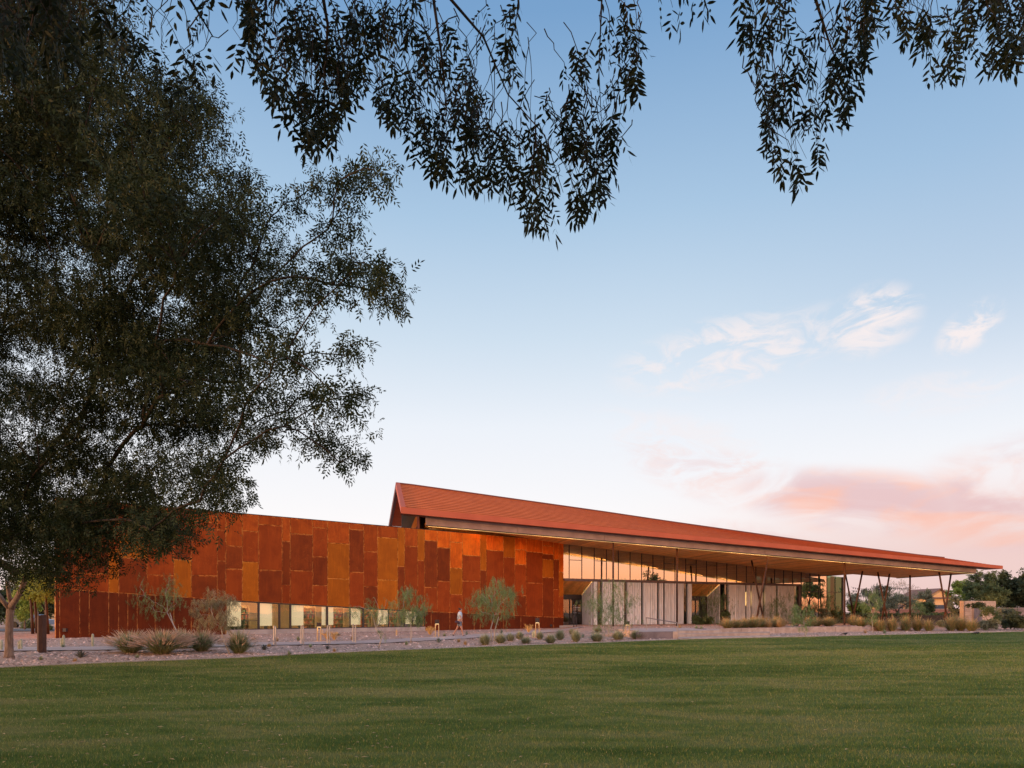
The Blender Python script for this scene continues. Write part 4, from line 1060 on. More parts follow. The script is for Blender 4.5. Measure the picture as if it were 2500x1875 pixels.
# ------------------------------------------------------------------ tufts
def tuft(name, p, r, h, n, mats, label, cat, group, plumes=0, stiff=.5):
    t = empty(name, p, label, cat, group)
    def blades(n, hh, rr, w_, m, nm, curve, hmin=.55):
        an = rng.uniform(0, 6.283, n); el_ = rng.random(n)**.6; H = hh*rng.uniform(hmin*.7, 1.25, n)*(1-.45*el_**2); out = rr*(.08+el_)*rng.uniform(.6, 1.5, n)
        br = rr*.16*np.sqrt(rng.random(n)); ba = an+rng.normal(0, .6, n)
        bx, by = np.cos(ba)*br, np.sin(ba)*br; dx, dy = np.cos(an)*out, np.sin(an)*out
        w_ = w_*1.5; wx, wy = -np.sin(an)*w_, np.cos(an)*w_
        z0 = np.full(n, -.02)
        v = np.stack([np.stack([bx-wx, by-wy, z0], 1), np.stack([bx+wx, by+wy, z0], 1),
                      np.stack([bx+dx*.45+wx*.8, by+dy*.45+wy*.8, H*.72], 1), np.stack([bx+dx*.45-wx*.8, by+dy*.45-wy*.8, H*.72], 1),
                      np.stack([bx+dx, by+dy, H*(1-curve*el_)], 1)], 1)+np.array(p)[None, None, :]
        f1 = np.arange(n)[:, None]*5
        V = v.reshape(-1, 3); f = np.concatenate([f1+np.array([[0, 1, 2]]), f1+np.array([[0, 2, 3]]), f1+np.array([[3, 2, 4]])])
        o = np_mesh(nm, V, f, m, t); o['kind'] = 'stuff'; return v[:, 4]
    blades(int(n*.55), h, r, .006, mats[0], 'leaves', stiff)
    if len(mats) > 1: blades(int(n*.42), h*1.12, r, .005, mats[1], 'seed_stalks', stiff*.6, .8)
    if n >= 600: blades(70, h*1.3, r*1.35, .006, mats[-1], 'long_blades', .15, .8)
    if plumes:
        an = rng.uniform(0, 6.283, plumes); o_ = r*rng.uniform(.3, 1.05, plumes); H = h*rng.uniform(.55, 1.2, plumes)*(1-.3*(o_/r)**2); b = MB()
        for i in range(plumes):
            d = Vector((math.cos(an[i]), math.sin(an[i]), 0)); q = Vector(p)+d*o_[i]*.85+UPV*H[i]*.8; e = Vector(p)+d*o_[i]*1.25+UPV*H[i]*1.06
            b.tube([q, q.lerp(e, .4), e], [.004, .014, .003], 4, cap=False)
        o = b.build('plumes', 'plume', t); o['kind'] = 'stuff'
    return t
gp1 = 'plumed fountain grasses at the left of the garden'
for (px_, yb, wpx, top, lb, pl) in (
    (318, 1594, 118, 1541, 'plumed fountain grass clump, leftmost of the big ones', 170), (395, 1597, 135, 1538, 'broadest plumed fountain grass, second from the left', 330),
    (442, 1582, 80, 1538, 'plumed fountain grass partly hidden behind the broadest clump', 130), (492, 1590, 92, 1541, 'plumed fountain grass between the broadest clump and the one by the window', 190),
    (583, 1595, 88, 1539, 'fountain grass clump below the left end of the window band', 90)):
    p = G(px_, yb); k = p.y/F; tuft('fountain_grass', p, wpx*.5*k, (yb-top)*k*.92, 1500, ['grass_green', 'grass_pale'], lb, 'ornamental grass', gp1, pl, .45)
gp2 = 'sage green grass tufts along the middle bed'
for (px_, yb, wpx, hp, lb) in (
    (1184, 1575, 34, 26, 'sage grass tuft nearest the lawn below the largest young tree'), (1222, 1571, 30, 22, 'sage grass tuft just right of the largest young tree trunk'),
    (1246, 1565, 24, 18, 'small sage grass tuft behind the two near tufts right of the tree'), (1269, 1561, 22, 16, 'small sage grass tuft left of the third path light'),
    (1284, 1572, 34, 22, 'wide sage grass tuft below the third path light'), (1318, 1561, 22, 20, 'upright sage tuft right beside the third path light'),
    (1344, 1571, 38, 26, 'broad sage grass tuft near the right end of the steel wall'), (1367, 1562, 26, 22, 'sage grass tuft just below the steel wall corner'),
    (1406, 1567, 32, 27, 'sage grass tuft below the glass entrance sign'), (1457, 1566, 40, 27, 'sage grass tuft left of the thin white sapling stem'),
    (1460, 1545, 24, 12, 'low sage tuft behind the path near the first entrance'), (1509, 1562, 44, 28, 'broad sage grass tuft left of the fourth path light'),
    (1553, 1560, 36, 24, 'sage grass tuft beside the dark cheek wall'), (1395, 1549, 14, 12, 'tiny sage tuft below the entrance paving')):
    p = G(px_, yb); k = p.y/F; hv = random.uniform(.72, 1.15); tuft('grass_tuft', p, wpx*.66*k*random.uniform(.85, 1.15), hp*hv*k, 850, ['grass_sage', 'grass_pale'], lb, 'ornamental grass', gp2, 0, .3)
gp3 = 'golden tipped grasses by the canopy'
rows = [(1775, 1533, 30, 16, .42), (1797, 1533, 28, 18, .42), (1818, 1532, 28, 20, .42), (1838, 1532, 30, 20, .42), (1862, 1531, 30, 22, .42), (1886, 1531, 30, 22, .42), (1908, 1530, 28, 20, .42),
        (1975, 1529, 30, 18, .42), (1997, 1528, 30, 19, .42), (2020, 1528, 28, 20, .42), (2042, 1527, 26, 18, .42), (2085, 1530, 28, 18, .3), (2104, 1533, 30, 20, .3), (2124, 1536, 26, 18, .2)]
where = ['at the left end of the planter', 'second along the planter', 'left of the crossed columns', 'at the foot of the crossed columns', 'just right of the crossed columns', 'before the last ribbed panels', 'beside the white stemmed tree',
         'right of the nearest slim tree', 'below the clear corner glazing', 'under the green corner tree', 'left of the third upright column', 'just right of the third upright column', 'behind the planter wall end', 'beyond the planter wall end']
for (px_, yb, wpx, hp, z), wh in zip(rows, where):
    D_ = (CAMZ-z)*F/(yb-HY); D_ = min(D_, 60); p = P(px_, yb, D_); p.z = gz(px_, D_); k = D_/F
    tuft('golden_grass', p+Vector((random.gauss(0, .15), random.gauss(0, .3), 0)), wpx*random.uniform(.8, 1.15)*k, hp*random.uniform(.95, 1.4)*k, 900, ['grass_green', 'grass_dry'], 'golden tipped grass '+wh, 'ornamental grass', gp3, 0, .2)
for (px_, yb, wpx, hp, lb) in ((2152, 1541, 32, 20, 'green and gold grass below the crossing raking columns'), (2178, 1541, 32, 24, 'green and gold grass nearest the lawn, left of the upright column'),
    (2212, 1540, 36, 26, 'tall green and gold grass under the upright canopy column'), (2240, 1540, 34, 24, 'middle clump of the right hand grasses'), (2268, 1541, 32, 20, 'green grass clump before the dark slatted fence'),
    (2322, 1540, 38, 27, 'golden grass clump below the last raking columns'), (2345, 1540, 38, 26, 'golden grass clump left of the block enclosure'), (2372, 1541, 38, 22, 'grass clump in front of the block enclosure')):
    p = G(px_, yb); k = p.y/F; tuft('golden_grass', p, wpx*.75*k, hp*1.35*k, 800, ['grass_green', 'grass_dry'], lb, 'ornamental grass', gp3, 0, .25)
for i in range(16):
    px_ = 1770+i*9.6+random.uniform(-4, 4); D_ = 50+random.uniform(0, 7); p = P(px_, 1530, D_); p.z = gz(px_, D_); k = D_/F
    tuft('golden_grass', p, random.uniform(14, 24)*k, random.uniform(15, 26)*k, 380, ['grass_dry', 'grass_dry'], 'straw coloured grass in the back row of the planter in front of the ribbed panels', 'ornamental grass', 'back row of straw grasses in the planter', 0, .2)
# small dry tufts
gp4 = 'small dry bunches of grass in the gravel'
for i, (px_, yb, wh) in enumerate(((100, 1612, 'before the rusted post'), (183, 1616, 'close to the lawn below the dark agave'), (335, 1607, 'below the plumed grasses'), (657, 1579, 'beside the near dark agave'), (758, 1581, 'below the second post pair'),
    (816, 1592, 'near the lawn under the third post pair'), (706, 1599, 'at the lawn edge under the window'), (676, 1565, 'behind the leftmost post pair'), (728, 1563, 'behind the second post pair'), (860, 1562, 'behind the fourth post pair'), (992, 1575, 'below the bushy young tree'),
    (1120, 1568, 'below the walking person'), (1085, 1554, 'behind the path left of the walking person'), (1136, 1574, 'near the lawn under the walking person'), (2160, 1547, 'near the lawn by the golden grasses'), (2113, 1546, 'at the planter wall end'), (1712, 1537, 'above the paving edge'), (1660, 1534, 'behind the handrail'), (1700, 1536, 'left of the planter wall end'))):
    p = G(px_, yb); k = p.y/F; tuft('dry_tuft', p, 9*k, 11*k, 130, ['grass_dry' if i % 2 else 'grass_sage'], 'small dry grass tuft '+wh, 'grass tuft', gp4, 0, .3)

def agave(px_, yb, r_px, h_px, m, label, n=18, dead=False):
    p = G(px_, yb); k = p.y/F; R_, H_ = r_px*k, h_px*k
    t = empty('agave', p, label, 'agave', 'agaves in the gravel beds'); first = True
    for i in range(n):
        an = i*2.399+random.uniform(-.2, .2); f = (i+.5)/n; out = R_*(1-.75*f); hh = H_*(.35+.65*f)
        d = Vector((math.cos(an), math.sin(an), 0)); w_ = Vector((-d.y, d.x, 0))*R_*.11
        a = p+d*R_*.06; mid = p+d*out*.55+UPV*hh*.62; e = p+d*out+UPV*hh
        vs = [a-w_*.7, a+w_*.7, mid+w_, mid-w_, e, a-UPV*.0+d*.02-UPV*.02, mid-UPV*R_*.07]
        MB().add(vs, [(0, 1, 6), (1, 2, 6), (2, 4, 6), (4, 3, 6), (3, 0, 6), (0, 3, 2, 1), (3, 4, 2)]).build('leaf', m, t)
    return t
agave(197, 1606, 22, 22, 'agave_dark', 'dark spiky agave near the lawn right of the rusted post', 20)
agave(154, 1582, 9, 12, 'agave', 'pale agave at the foot of the double cactus', 12)
agave(106, 1577, 9, 18, 'agave', 'blue green agave just right of the rusted post', 12)
agave(645, 1587, 15, 16, 'agave_dark', 'dark spiky agave below the leftmost steel post pair', 18)
agave(799, 1585, 12, 13, 'agave_dark', 'dark small agave below the third steel post pair', 14)
agave(1071, 1569, 13, 14, 'agave', 'green agave below the second path light', 16)
agave(1139, 1551, 8, 13, 'agave', 'small blue agave just right of the walking person', 12)
agave(1224, 1548, 9, 16, 'agave', 'blue agave behind the path right of the largest young tree', 12)
agave(826, 1552, 12, 7, 'agave_dark', 'flat grey agave against the concrete window base', 12)
agave(1423, 1557, 9, 12, 'agave', 'small agave right of the entrance sign', 12)
agave(1572, 1556, 8, 9, 'agave', 'little agave below the dark cheek wall', 12)

def cactus(px_, yb, cols_, label):
    p = G(px_, yb); k = p.y/F; t = empty('column_cactus', p, label, 'cactus', 'small column cacti left of the steel wall')
    for dx, h, r in cols_:
        q = p+Vector((dx*k, 0, 0)); H = h*k; rr = r*k; vs = []; n = 10
        prof = [(0, .8), (.15, .95), (.8, 1), (.93, .8), (1, .3)]
        for f, s_ in prof: vs += [q+Vector((math.cos(2*math.pi*j/n)*rr*s_*(1 if j % 2 else .84), math.sin(2*math.pi*j/n)*rr*s_*(1 if j % 2 else .84), H*f)) for j in range(n)]
        fs = [(i*n+j, i*n+(j+1) % n, (i+1)*n+(j+1) % n, (i+1)*n+j) for i in range(len(prof)-1) for j in range(n)]+[tuple(range((len(prof)-1)*n, len(prof)*n))]
        MB().add(vs, fs).build('stem', 'cactus', t, smooth=True)
cactus(3, 1588, [(0, 26, 3.4)], 'pale column cactus at the very left behind the big trunk')
cactus(48, 1586, [(-2, 22, 3), (3, 26, 3.2)], 'double pale cactus between the big trunk and the rusted post')
cactus(153, 1580, [(-3, 22, 2.8), (2, 30, 3.2)], 'taller double cactus in front of the left end of the steel wall')
cactus(226, 1578, [(0, 31, 3.2)], 'single white spined cactus right of the double ones')
cactus(1303, 1556, [(-2, 14, 2.2), (2, 18, 2.4)], 'little pale cactus pair beside the third path light')

def gold_bush(px_, yb, w_, h_, label):
    p = G(px_, yb); k = p.y/F; t = empty('golden_shrub', p, label, 'shrub', 'golden stemmed shrubs lit by path lights'); b = MB()
    for i in range(34):
        an = random.uniform(0, 6.28); e = p+Vector((math.cos(an)*w_*.5*k*random.uniform(.3, 1), math.sin(an)*w_*.4*k, h_*k*random.uniform(.5, 1)))
        m_ = p.lerp(e, .5)+Vector((random.gauss(0, .05), 0, .06)); b.tube([p, m_, e], [.009, .007, .003], 4, cap=False)
        for _ in range(3):
            q = m_.lerp(e, random.random()); b.tube([q, q+Vector((random.gauss(0, .09), random.gauss(0, .09), .08))], [.006, .002], 3, cap=False)
    b.build('stems', 'gold_stem', t)['kind'] = 'stuff'
gold_bush(800, 1564, 34, 26, 'bare golden stemmed shrub behind the third steel post pair')
gold_bush(816, 1563, 30, 22, 'golden stemmed shrub right of the third steel post pair')
gold_bush(1050, 1550, 30, 22, 'golden stemmed shrub left of the second path light')
gold_bush(1290, 1545, 28, 22, 'dry stemmed shrub left of the third path light')

# ------------------------------------------------------------------ street furniture
proto = None
for i, (pa, pb, yt, yb, lb) in enumerate(((669, 673, 1529, 1577, 'leftmost'), (735.5, 740.5, 1529, 1575, 'second'), (799.5, 805, 1528, 1573, 'third'), (862, 868, 1525, 1570, 'rightmost'))):
    t = empty('steel_bollard_pair', G((pa+pb)/2, yb), lb+' pair of slim stainless steel posts in front of the window band', 'bollard', 'pairs of stainless steel posts')
    for q, (px_, dy) in enumerate(((pa, .25), (pb, 0))):
        g = G(px_, yb-(1.5 if q == 0 else 0)); h = (yb-yt)*g.y/F
        MB().tube([g-UPV*.05, g+UPV*(h-.02), g+UPV*h], [.034, .034, .03], 12).build('post', 'steel_bright', t, smooth=False)
for i, (px_, yt, yb, wh) in enumerate(((779, 1520, 1565, 'first dark topped path light, left, among the steel post pairs'), (1067, 1513, 1556, 'second path light, left of the walking person'), (1312, 1509, 1557, 'third path light near the right end of the steel wall'), (1532, 1505, 1543, 'fourth path light left of the dark cheek wall'))):
    g = G(px_, yb); k = g.y/F; h = (yb-yt)*k; t = empty('path_light', g, wh, 'path light', 'twin legged path lights')
    for sx in (-4.2, 4.2):
        MB().box((g.x+sx*k-.025, g.y-.03, g.z-.05), (g.x+sx*k+.025, g.y+.03, g.z+h*.76)).build('post', 'shelf_wood', t)
    MB().box((g.x-5*k, g.y-.06, g.z+h*.765), (g.x+5*k, g.y+.06, g.z+h)).build('lamp_head', 'dark_metal', t)
    MB().box((g.x-4*k, g.y-.04, g.z+h*.75), (g.x+4*k, g.y+.04, g.z+h*.762)).build('lamp_lens', 'lamp_glow', t)
    L = bpy.data.lights.new('path_lamp', 'SPOT'); L.energy = 9; L.color = (1, .62, .30); L.spot_size = R(150); L.spot_blend = .6; L.shadow_soft_size = .05
    lo = bpy.data.objects.new('path_lamp', L); C.objects.link(lo); lo.parent = t; lo.location = (0, -.02, h*.74)
# short post lamp by window base
g = G(968, 1552); t = empty('garden_marker', g, 'short pale square marker post in front of the window base', 'post')
MB().box((g.x-.04, g.y-.04, g.z-.03), (g.x+.04, g.y+.04, g.z+.36)).build('marker_post', 'shelf_wood', t)
# rusted pylon
g = G(96, 1594); k = g.y/F; t = empty('steel_pylon', g, 'tall narrow rusted steel post with folded top beside the left path', 'post')
h = 93*k; MB().prism([(g.x-.09, g.y, g.z-.05), (g.x+.0, g.y-.05, g.z-.05), (g.x+0, g.y-.05, g.z+h-.02), (g.x-.09, g.y, g.z+h-.06)], (.02, .22, 0)).build('left_plate', 'steel_post', t)
MB().prism([(g.x+.004, g.y-.05, g.z-.05), (g.x+.095, g.y+.02, g.z-.05), (g.x+.095, g.y+.02, g.z+h), (g.x+.004, g.y-.05, g.z+h-.03)], (.02, .2, 0)).build('right_plate', 'steel_post', t)
# glass entrance sign
g0_, g1_ = P(1401, 1530, 55.0), P(1407, 1530, 55.4); gzs = .28
t = empty('entrance_sign', (g0_.x, g0_.y, gzs), 'dark glass sign with small white lettering before the first entrance doors', 'sign')
for q in (g0_, g1_): MB().box((q.x-.04, q.y-.03, gzs-.1), (q.x+.04, q.y+.03, 1.15)).build('post', 'dark_metal', t)
A = Vector((g0_.x-.08, g0_.y-.05, 0)); B_ = Vector((P(1417, 1500, 55.8).x, 55.6, 0)); zb_, zt_ = zat(1500, 55), zat(1476, 55)
MB().prism([A+UPV*zb_, B_+UPV*zb_, B_+UPV*zt_, A+UPV*zt_], (0, .02, 0)).build('sign_panel', 'glass_sign', t)
MB().bar(A+UPV*1.0+Vector((.1, 0, 0)), A+UPV*zt_+Vector((.1, .03, 0)), (.03, 0, 0), (0, .012, 0)).build('sign_frame', 'dark_metal', t)
pr = MB(); d = (B_-A)
for f0, f1, yy, hh in ((0, .12, 1478.3, 1.1), (.16, .55, 1479, .35), (.02, .98, 1483.5, .75), (.02, .7, 1487, .35), (.02, .45, 1489.2, .5), (.65, .95, 1489.2, .5), (.02, .3, 1491.6, .4), (.65, .9, 1491.4, .4), (.02, .5, 1494.8, .4), (.02, .5, 1496.8, .5), (.65, .98, 1496.8, .45)):
    z = zat(yy, 55); hz = hh*.55*55/F
    a = A+d*f0; n = max(1, int((f1-f0)*14))
    for q in range(n):
        u0_ = A+d*(f0+(f1-f0)*q/n); u1_ = A+d*(f0+(f1-f0)*(q+.8)/n)
        pr.prism([u0_+UPV*(z-hz), u1_+UPV*(z-hz), u1_+UPV*(z+hz*random.uniform(.5, 1)), u0_+UPV*(z+hz)], (0, -.01, 0))
pr.build('lettering', 'white_print', t)

# ------------------------------------------------------------------ walking person
pp0 = G(1122, 1554); pr_ = empty('person', pp0, 'person in light blue t-shirt and grey shorts walking right with a dark shoulder bag', 'person')
def skinfig(name, verts, edges, rad, m, parent, sub=2):
    me = bpy.data.meshes.new(name); me.from_pydata([tuple(Vector(v)) for v in verts], edges, []); me.materials.append(MATS[m])
    o = bpy.data.objects.new(name, me); C.objects.link(o); o.parent = parent
    md = o.modifiers.new('skin', 'SKIN'); md.use_smooth_shade = True
    for i, r in enumerate(rad): 
        sv = me.skin_vertices[0].data[i]; sv.radius = (r, r) if not hasattr(r, '__len__') else r; sv.use_root = (i == 0)
    s_ = o.modifiers.new('sub', 'SUBSURF'); s_.levels = sub; s_.render_levels = sub
    return o
# x forward (walking right), z up; 1.72 m tall
V_ = [(0, 0, .93), (.01, 0, 1.10), (.02, 0, 1.28), (.03, 0, 1.42), (.05, 0, 1.50), (.07, 0, 1.58), (.08, 0, 1.66),
      (.0, -.09, .88), (.13, -.09, .50), (.22, -.09, .10), (.20, -.09, .045), (.36, -.09, .03),      # leading leg (near side)
      (-.02, .09, .88), (-.13, .09, .52), (-.36, .09, .16), (-.39, .09, .09), (-.27, .09, .02),      # trailing leg
      (.02, -.19, 1.40), (.10, -.22, 1.13), (.17, -.20, .90), (.19, -.19, .82),
      (.02, .19, 1.40), (-.06, .22, 1.14), (.06, .22, .93), (.09, .21, .86), (.15, 0, 1.615)]
E_ = [(0, 1), (1, 2), (2, 3), (3, 4), (4, 5), (5, 6), (0, 7), (7, 8), (8, 9), (9, 10), (10, 11), (0, 12), (12, 13), (13, 14), (14, 15), (15, 16), (3, 17), (17, 18), (18, 19), (19, 20), (3, 21), (21, 22), (22, 23), (23, 24), (5, 25)]
R_ = [(.12, .14), (.10, .13), (.11, .15), (.09, .13), .052, .092, .085, .088, .058, .036, .04, .03, .088, .058, .036, .038, .03, .05, .038, .027, .03, .05, .038, .027, .03, .03]
skinfig('body', V_, E_, R_, 'skin', pr_)
skinfig('shirt', [(.0, 0, .87), (.01, 0, 1.10), (.02, 0, 1.28), (.03, 0, 1.43), (.02, -.19, 1.40), (.08, -.225, 1.22), (.02, .19, 1.40), (-.03, .225, 1.22)], [(0, 1), (1, 2), (2, 3), (3, 4), (4, 5), (3, 6), (6, 7)], [(.135, .155), (.125, .145), (.13, .165), (.10, .13), .075, .066, .075, .066], 'shirt', pr_)
skinfig('shorts', [(0, 0, .96), (.0, -.09, .82), (.09, -.095, .60), (-.02, .09, .82), (-.10, .095, .60)], [(0, 1), (1, 2), (0, 3), (3, 4)], [(.125, .15), .11, .088, .11, .088], 'shorts', pr_)
skinfig('hair', [(.045, 0, 1.67), (.015, 0, 1.63), (-.01, 0, 1.57)], [(0, 1), (1, 2)], [(.115, .115), (.11, .115), (.06, .07)], 'hair', pr_)
skinfig('shoe', [(.17, -.09, .035), (.27, -.09, .035), (.38, -.09, .025)], [(0, 1), (1, 2)], [.045, .042, .03], 'shoe', pr_)
skinfig('shoe', [(-.42, .09, .12), (-.36, .09, .05), (-.27, .09, .02)], [(0, 1), (1, 2)], [.042, .042, .03], 'shoe', pr_)
skinfig('sock', [(.215, -.09, .075), (.212, -.09, .13)], [(0, 1)], [.043, .042], 'sock', pr_)
skinfig('sock', [(-.385, .09, .13), (-.35, .09, .18)], [(0, 1)], [.043, .042], 'sock', pr_)
bg_ = empty('shoulder_bag', pp0, 'dark plum shoulder bag hanging at the hip of the walking person', 'bag')
skinfig('bag_body', [(-.27, -.24, .86), (-.15, -.25, .90), (-.02, -.25, .80), (.02, -.24, .74)], [(0, 1), (1, 2), (2, 3)], [(.12, .06), (.21, .09), (.19, .09), (.09, .05)], 'bag', bg_)
skinfig('bag_strap', [(-.10, -.25, 1.0), (-.02, -.22, 1.24), (.02, -.13, 1.475), (-.02, .0, 1.46), (-.1, -.02, 1.3), (-.17, -.16, 1.05)], [(0, 1), (1, 2), (2, 3), (3, 4), (4, 5)], [.014]*6, 'navy', bg_, 1)

# ------------------------------------------------------------------ birds
def bird(p, label, s=1.0):
    t = empty('bird', p, label, 'bird', 'small dark birds'); 
    b = MB(); b.tube([p+Vector((-.10*s, 0, .10*s)), p+Vector((-.05*s, 0, .10*s)), p+Vector((.03*s, 0, .10*s)), p+Vector((.09*s, 0, .13*s)), p+Vector((.12*s, 0, .135*s))], [.012*s, .03*s, .045*s, .028*s, .008*s], 8)
    b.tube([p+Vector((-.2*s, 0, .07*s)), p+Vector((-.08*s, 0, .10*s))], [.012*s, .02*s], 4); b.build('body', 'bird', t, smooth=True)
    for dy in (-.015, .015): MB().tube([p+Vector((0, dy, 0)), p+Vector((.01, dy, .07*s))], .004, 4).build('leg', 'bird', t)
bird(Vector((P(1946, 1533, 49.6).x, 49.6, .47)), 'dark bird perched on the planter wall', 1.3)
q = P(2063, 1552, 44.6); bird(Vector((q.x, q.y, .0)), 'dark bird standing at the lawn edge below the third upright column', 1.5)
q = P(2381, 1549, 47.0); bird(Vector((q.x, q.y, .0)), 'left bird of the two pecking on the lawn far right', 1.3)
q = P(2386, 1549, 47.1); bird(Vector((q.x, q.y, .0)), 'right bird of the two pecking on the lawn far right', 1.3)

# ------------------------------------------------------------------ background
def bg_tree(px_, D, cy, rx, ry, label, m, n=26, per=60, ll=.16, lw=.05, group='trees behind the library', trunk=True, crm=.26, z0=.3, bare=False, name='tree'):
    b0 = P(px_, 1500, D); b0.z = z0; k = D/F; ctr = P(px_, cy, D); RX, RZ = rx*k, ry*k; t = empty(name, b0, label, 'tree', group); nodes = []
    for i in range(n):
        while True:
            u = Vector((random.uniform(-1, 1), random.uniform(-1, 1), random.uniform(-1, 1)))
            if .35 < u.length < 1: break
        nodes.append(Vector((ctr.x+u.x*RX, D+u.y*RX*.7, max(ctr.z+u.z*RZ, b0.z+.3))))
    fork = b0.lerp(ctr, .5); tr = MB()
    rt = max(.06, RX*.06); tr.tube([b0-UPV*.3, b0.lerp(fork, .5)+Vector((random.gauss(0, .1), 0, 0)), fork], [rt, rt*.85, rt*.7], 8); tr.build('trunk', 'bark', t, smooth=True)
    g, _ = grow(fork, nodes, r_tip=.02 if not bare else .012, wig=.3, expo=.4, n=4, seg=3); g.build('branches', 'leaf_bare' if bare else 'bark_limb', t)
    leaf_mesh('crown', clumps_to_pos(nodes, per, RX*crm, .85), 1.0, m, t, droop=0.0, K=5, llen=ll, lw=lw, rlen=ll*1.6)
    return t
# right hand side
bg_tree(2105, 92, 1465, 34, 30, 'brown green tree showing between the first raking columns', 'leaf_olive', 30, 60, .13, .04)
bg_tree(2150, 84, 1462, 42, 34, 'olive tree seen between the first and second raking columns', 'leaf_olive', 30, 60, .13, .04)
bg_tree(2092, 80, 1487, 30, 14, 'bright green low tree at the foot of the first raking columns', 'leaf_bright', 18, 60, .15, .05)
bg_tree(2195, 100, 1452, 44, 36, 'thorny half bare tree left of the upright canopy column', 'leaf_bare', 40, 26, .14, .02, bare=True)
bg_tree(2190, 96, 1472, 50, 18, 'spreading olive tree under the half bare branches', 'leaf_olive', 26, 70, .13, .04)
bg_tree(2255, 104, 1466, 32, 22, 'olive tree right of the upright canopy column', 'leaf_olive', 22, 60, .14, .05)
bg_tree(2262, 82, 1482, 18, 11, 'dark green small round tree before the warm lit house', 'leaf_mid', 14, 60, .13, .05)
bg_tree(2345, 88, 1450, 30, 34, 'yellow green tree just right of the last raking columns', 'leaf_bright', 26, 60, .16, .06)
bg_tree(2335, 76, 1478, 24, 26, 'grey green bushy tree left of the block enclosure', 'leaf_olive', 22, 70, .12, .04)
bg_tree(2395, 80, 1440, 42, 42, 'tall pointed dark tree behind the block enclosure', 'leaf_mid', 44, 70, .16, .06)
bg_tree(2425, 74, 1455, 34, 26, 'green pine like tree above the right of the block enclosure', 'leaf_mid', 30, 80, .12, .03)
bg_tree(2470, 84, 1442, 52, 44, 'dense dark tree at the right edge of the view', 'leaf_dark', 50, 90, .18, .08)
bg_tree(2545, 82, 1436, 60, 48, 'dark tree cut by the right edge of the view', 'leaf_dark', 44, 90, .18, .08)
for i, (px_, D, hw, lbl) in enumerate(((2490, 57, 30, 'large dark rounded shrub at the right edge near the lawn'), (2462, 66, 30, 'olive rounded shrub behind the dark one at the right'), (2550, 56, 30, 'dark shrub partly beyond the right edge'))):
    b0 = P(px_, 1520, D); b0.z = .2; k = D/F; t = empty('shrub', b0, lbl, 'shrub', 'rounded shrubs at the right edge'); nodes = []
    for _ in range(26):
        u = Vector((random.gauss(0, .45), random.gauss(0, .4), abs(random.gauss(0, .5)))); nodes.append(b0+Vector((u.x*hw*k, u.y*hw*k, .2+min(1, u.z)*(30 if i != 1 else 34)*k*1.2)))
    leaf_mesh('foliage', clumps_to_pos(nodes, 90, hw*k*.36, .8), 1.0, 'leaf_dark' if i != 1 else 'leaf_olive', t, droop=0, K=5, llen=.08, lw=.03, rlen=.12)
    g, _ = grow(b0, nodes, r_tip=.01, expo=.4, n=4, seg=2); g.build('stems', 'bark_limb', t)
def small_shrub(px_, D, z, hw, hh, lbl, m, grp='low shrubs by the block enclosure'):
    b0 = P(px_, 1520, D); b0.z = z; k = D/F; t = empty('shrub', b0, lbl, 'shrub', grp)
    nodes = [b0+Vector((random.gauss(0, .45)*hw*k, random.gauss(0, .4)*hw*k, random.random()*hh*k)) for _ in range(16)]
    leaf_mesh('foliage', clumps_to_pos(nodes, 70, hw*k*.4, .9), 1.0, m, t, droop=-.2, K=5, llen=.09, lw=.022, rlen=.12)
    g, _ = grow(b0, nodes, r_tip=.008, expo=.4, n=4, seg=2); g.build('stems', 'bark_limb', t)
small_shrub(2416, 58, .3, 22, 46, 'tall upright olive shrub in front of the block enclosure', 'leaf_mid')
small_shrub(2404, 56.5, .25, 14, 12, 'low pale shrub at the foot of the block enclosure', 'leaf_olive')
small_shrub(2424, 56, .25, 14, 20, 'pale open shrub right of the block enclosure front', 'leaf_olive')
small_shrub(2387, 60.5, 1.9, 15, 9, 'clipped dark foliage spilling over the block enclosure wall', 'leaf_dark')
small_shrub(2298, 62, .3, 7, 10, 'prickly pear like shrub at the end of the dark fence', 'leaf_olive')
# dark undergrowth against the glazing
for q, (px_, hw, hh, m, wh) in enumerate(((1706, 14, 18, 'leaf_mid', 'leafy bush under the second porch'), (1728, 10, 14, 'leaf_mid', 'green bush at the foot of the porch tree'), (1770, 12, 26, 'leaf_mid', 'green bush between the porch and the next panels'),
        (1955, 16, 36, 'leaf_mid', 'dark bush at the end of the front beam'), (1978, 16, 30, 'leaf_mid', 'dark bush below the corner glazing left half'), (2008, 16, 32, 'leaf_olive', 'brownish bush below the corner glazing'), (2042, 14, 28, 'leaf_mid', 'dark bush beside the third upright column'))):
    D_ = Dglass(px_)-(3.5 if px_ < 1900 else 4.5); small_shrub(px_, D_, .42, hw, hh, wh, m, 'bushes against the glazed front')
# hedge leaves by window
pts_ = [rustp(566+random.uniform(0, 34), ZS+random.uniform(0, .62), -.35-random.random()*.2) for _ in range(420)]
leaf_mesh('foliage', np.array([tuple(p) for p in pts_]), 1.0, 'leaf_dark', h_, droop=0, K=5, llen=.07, lw=.03, rlen=.08)
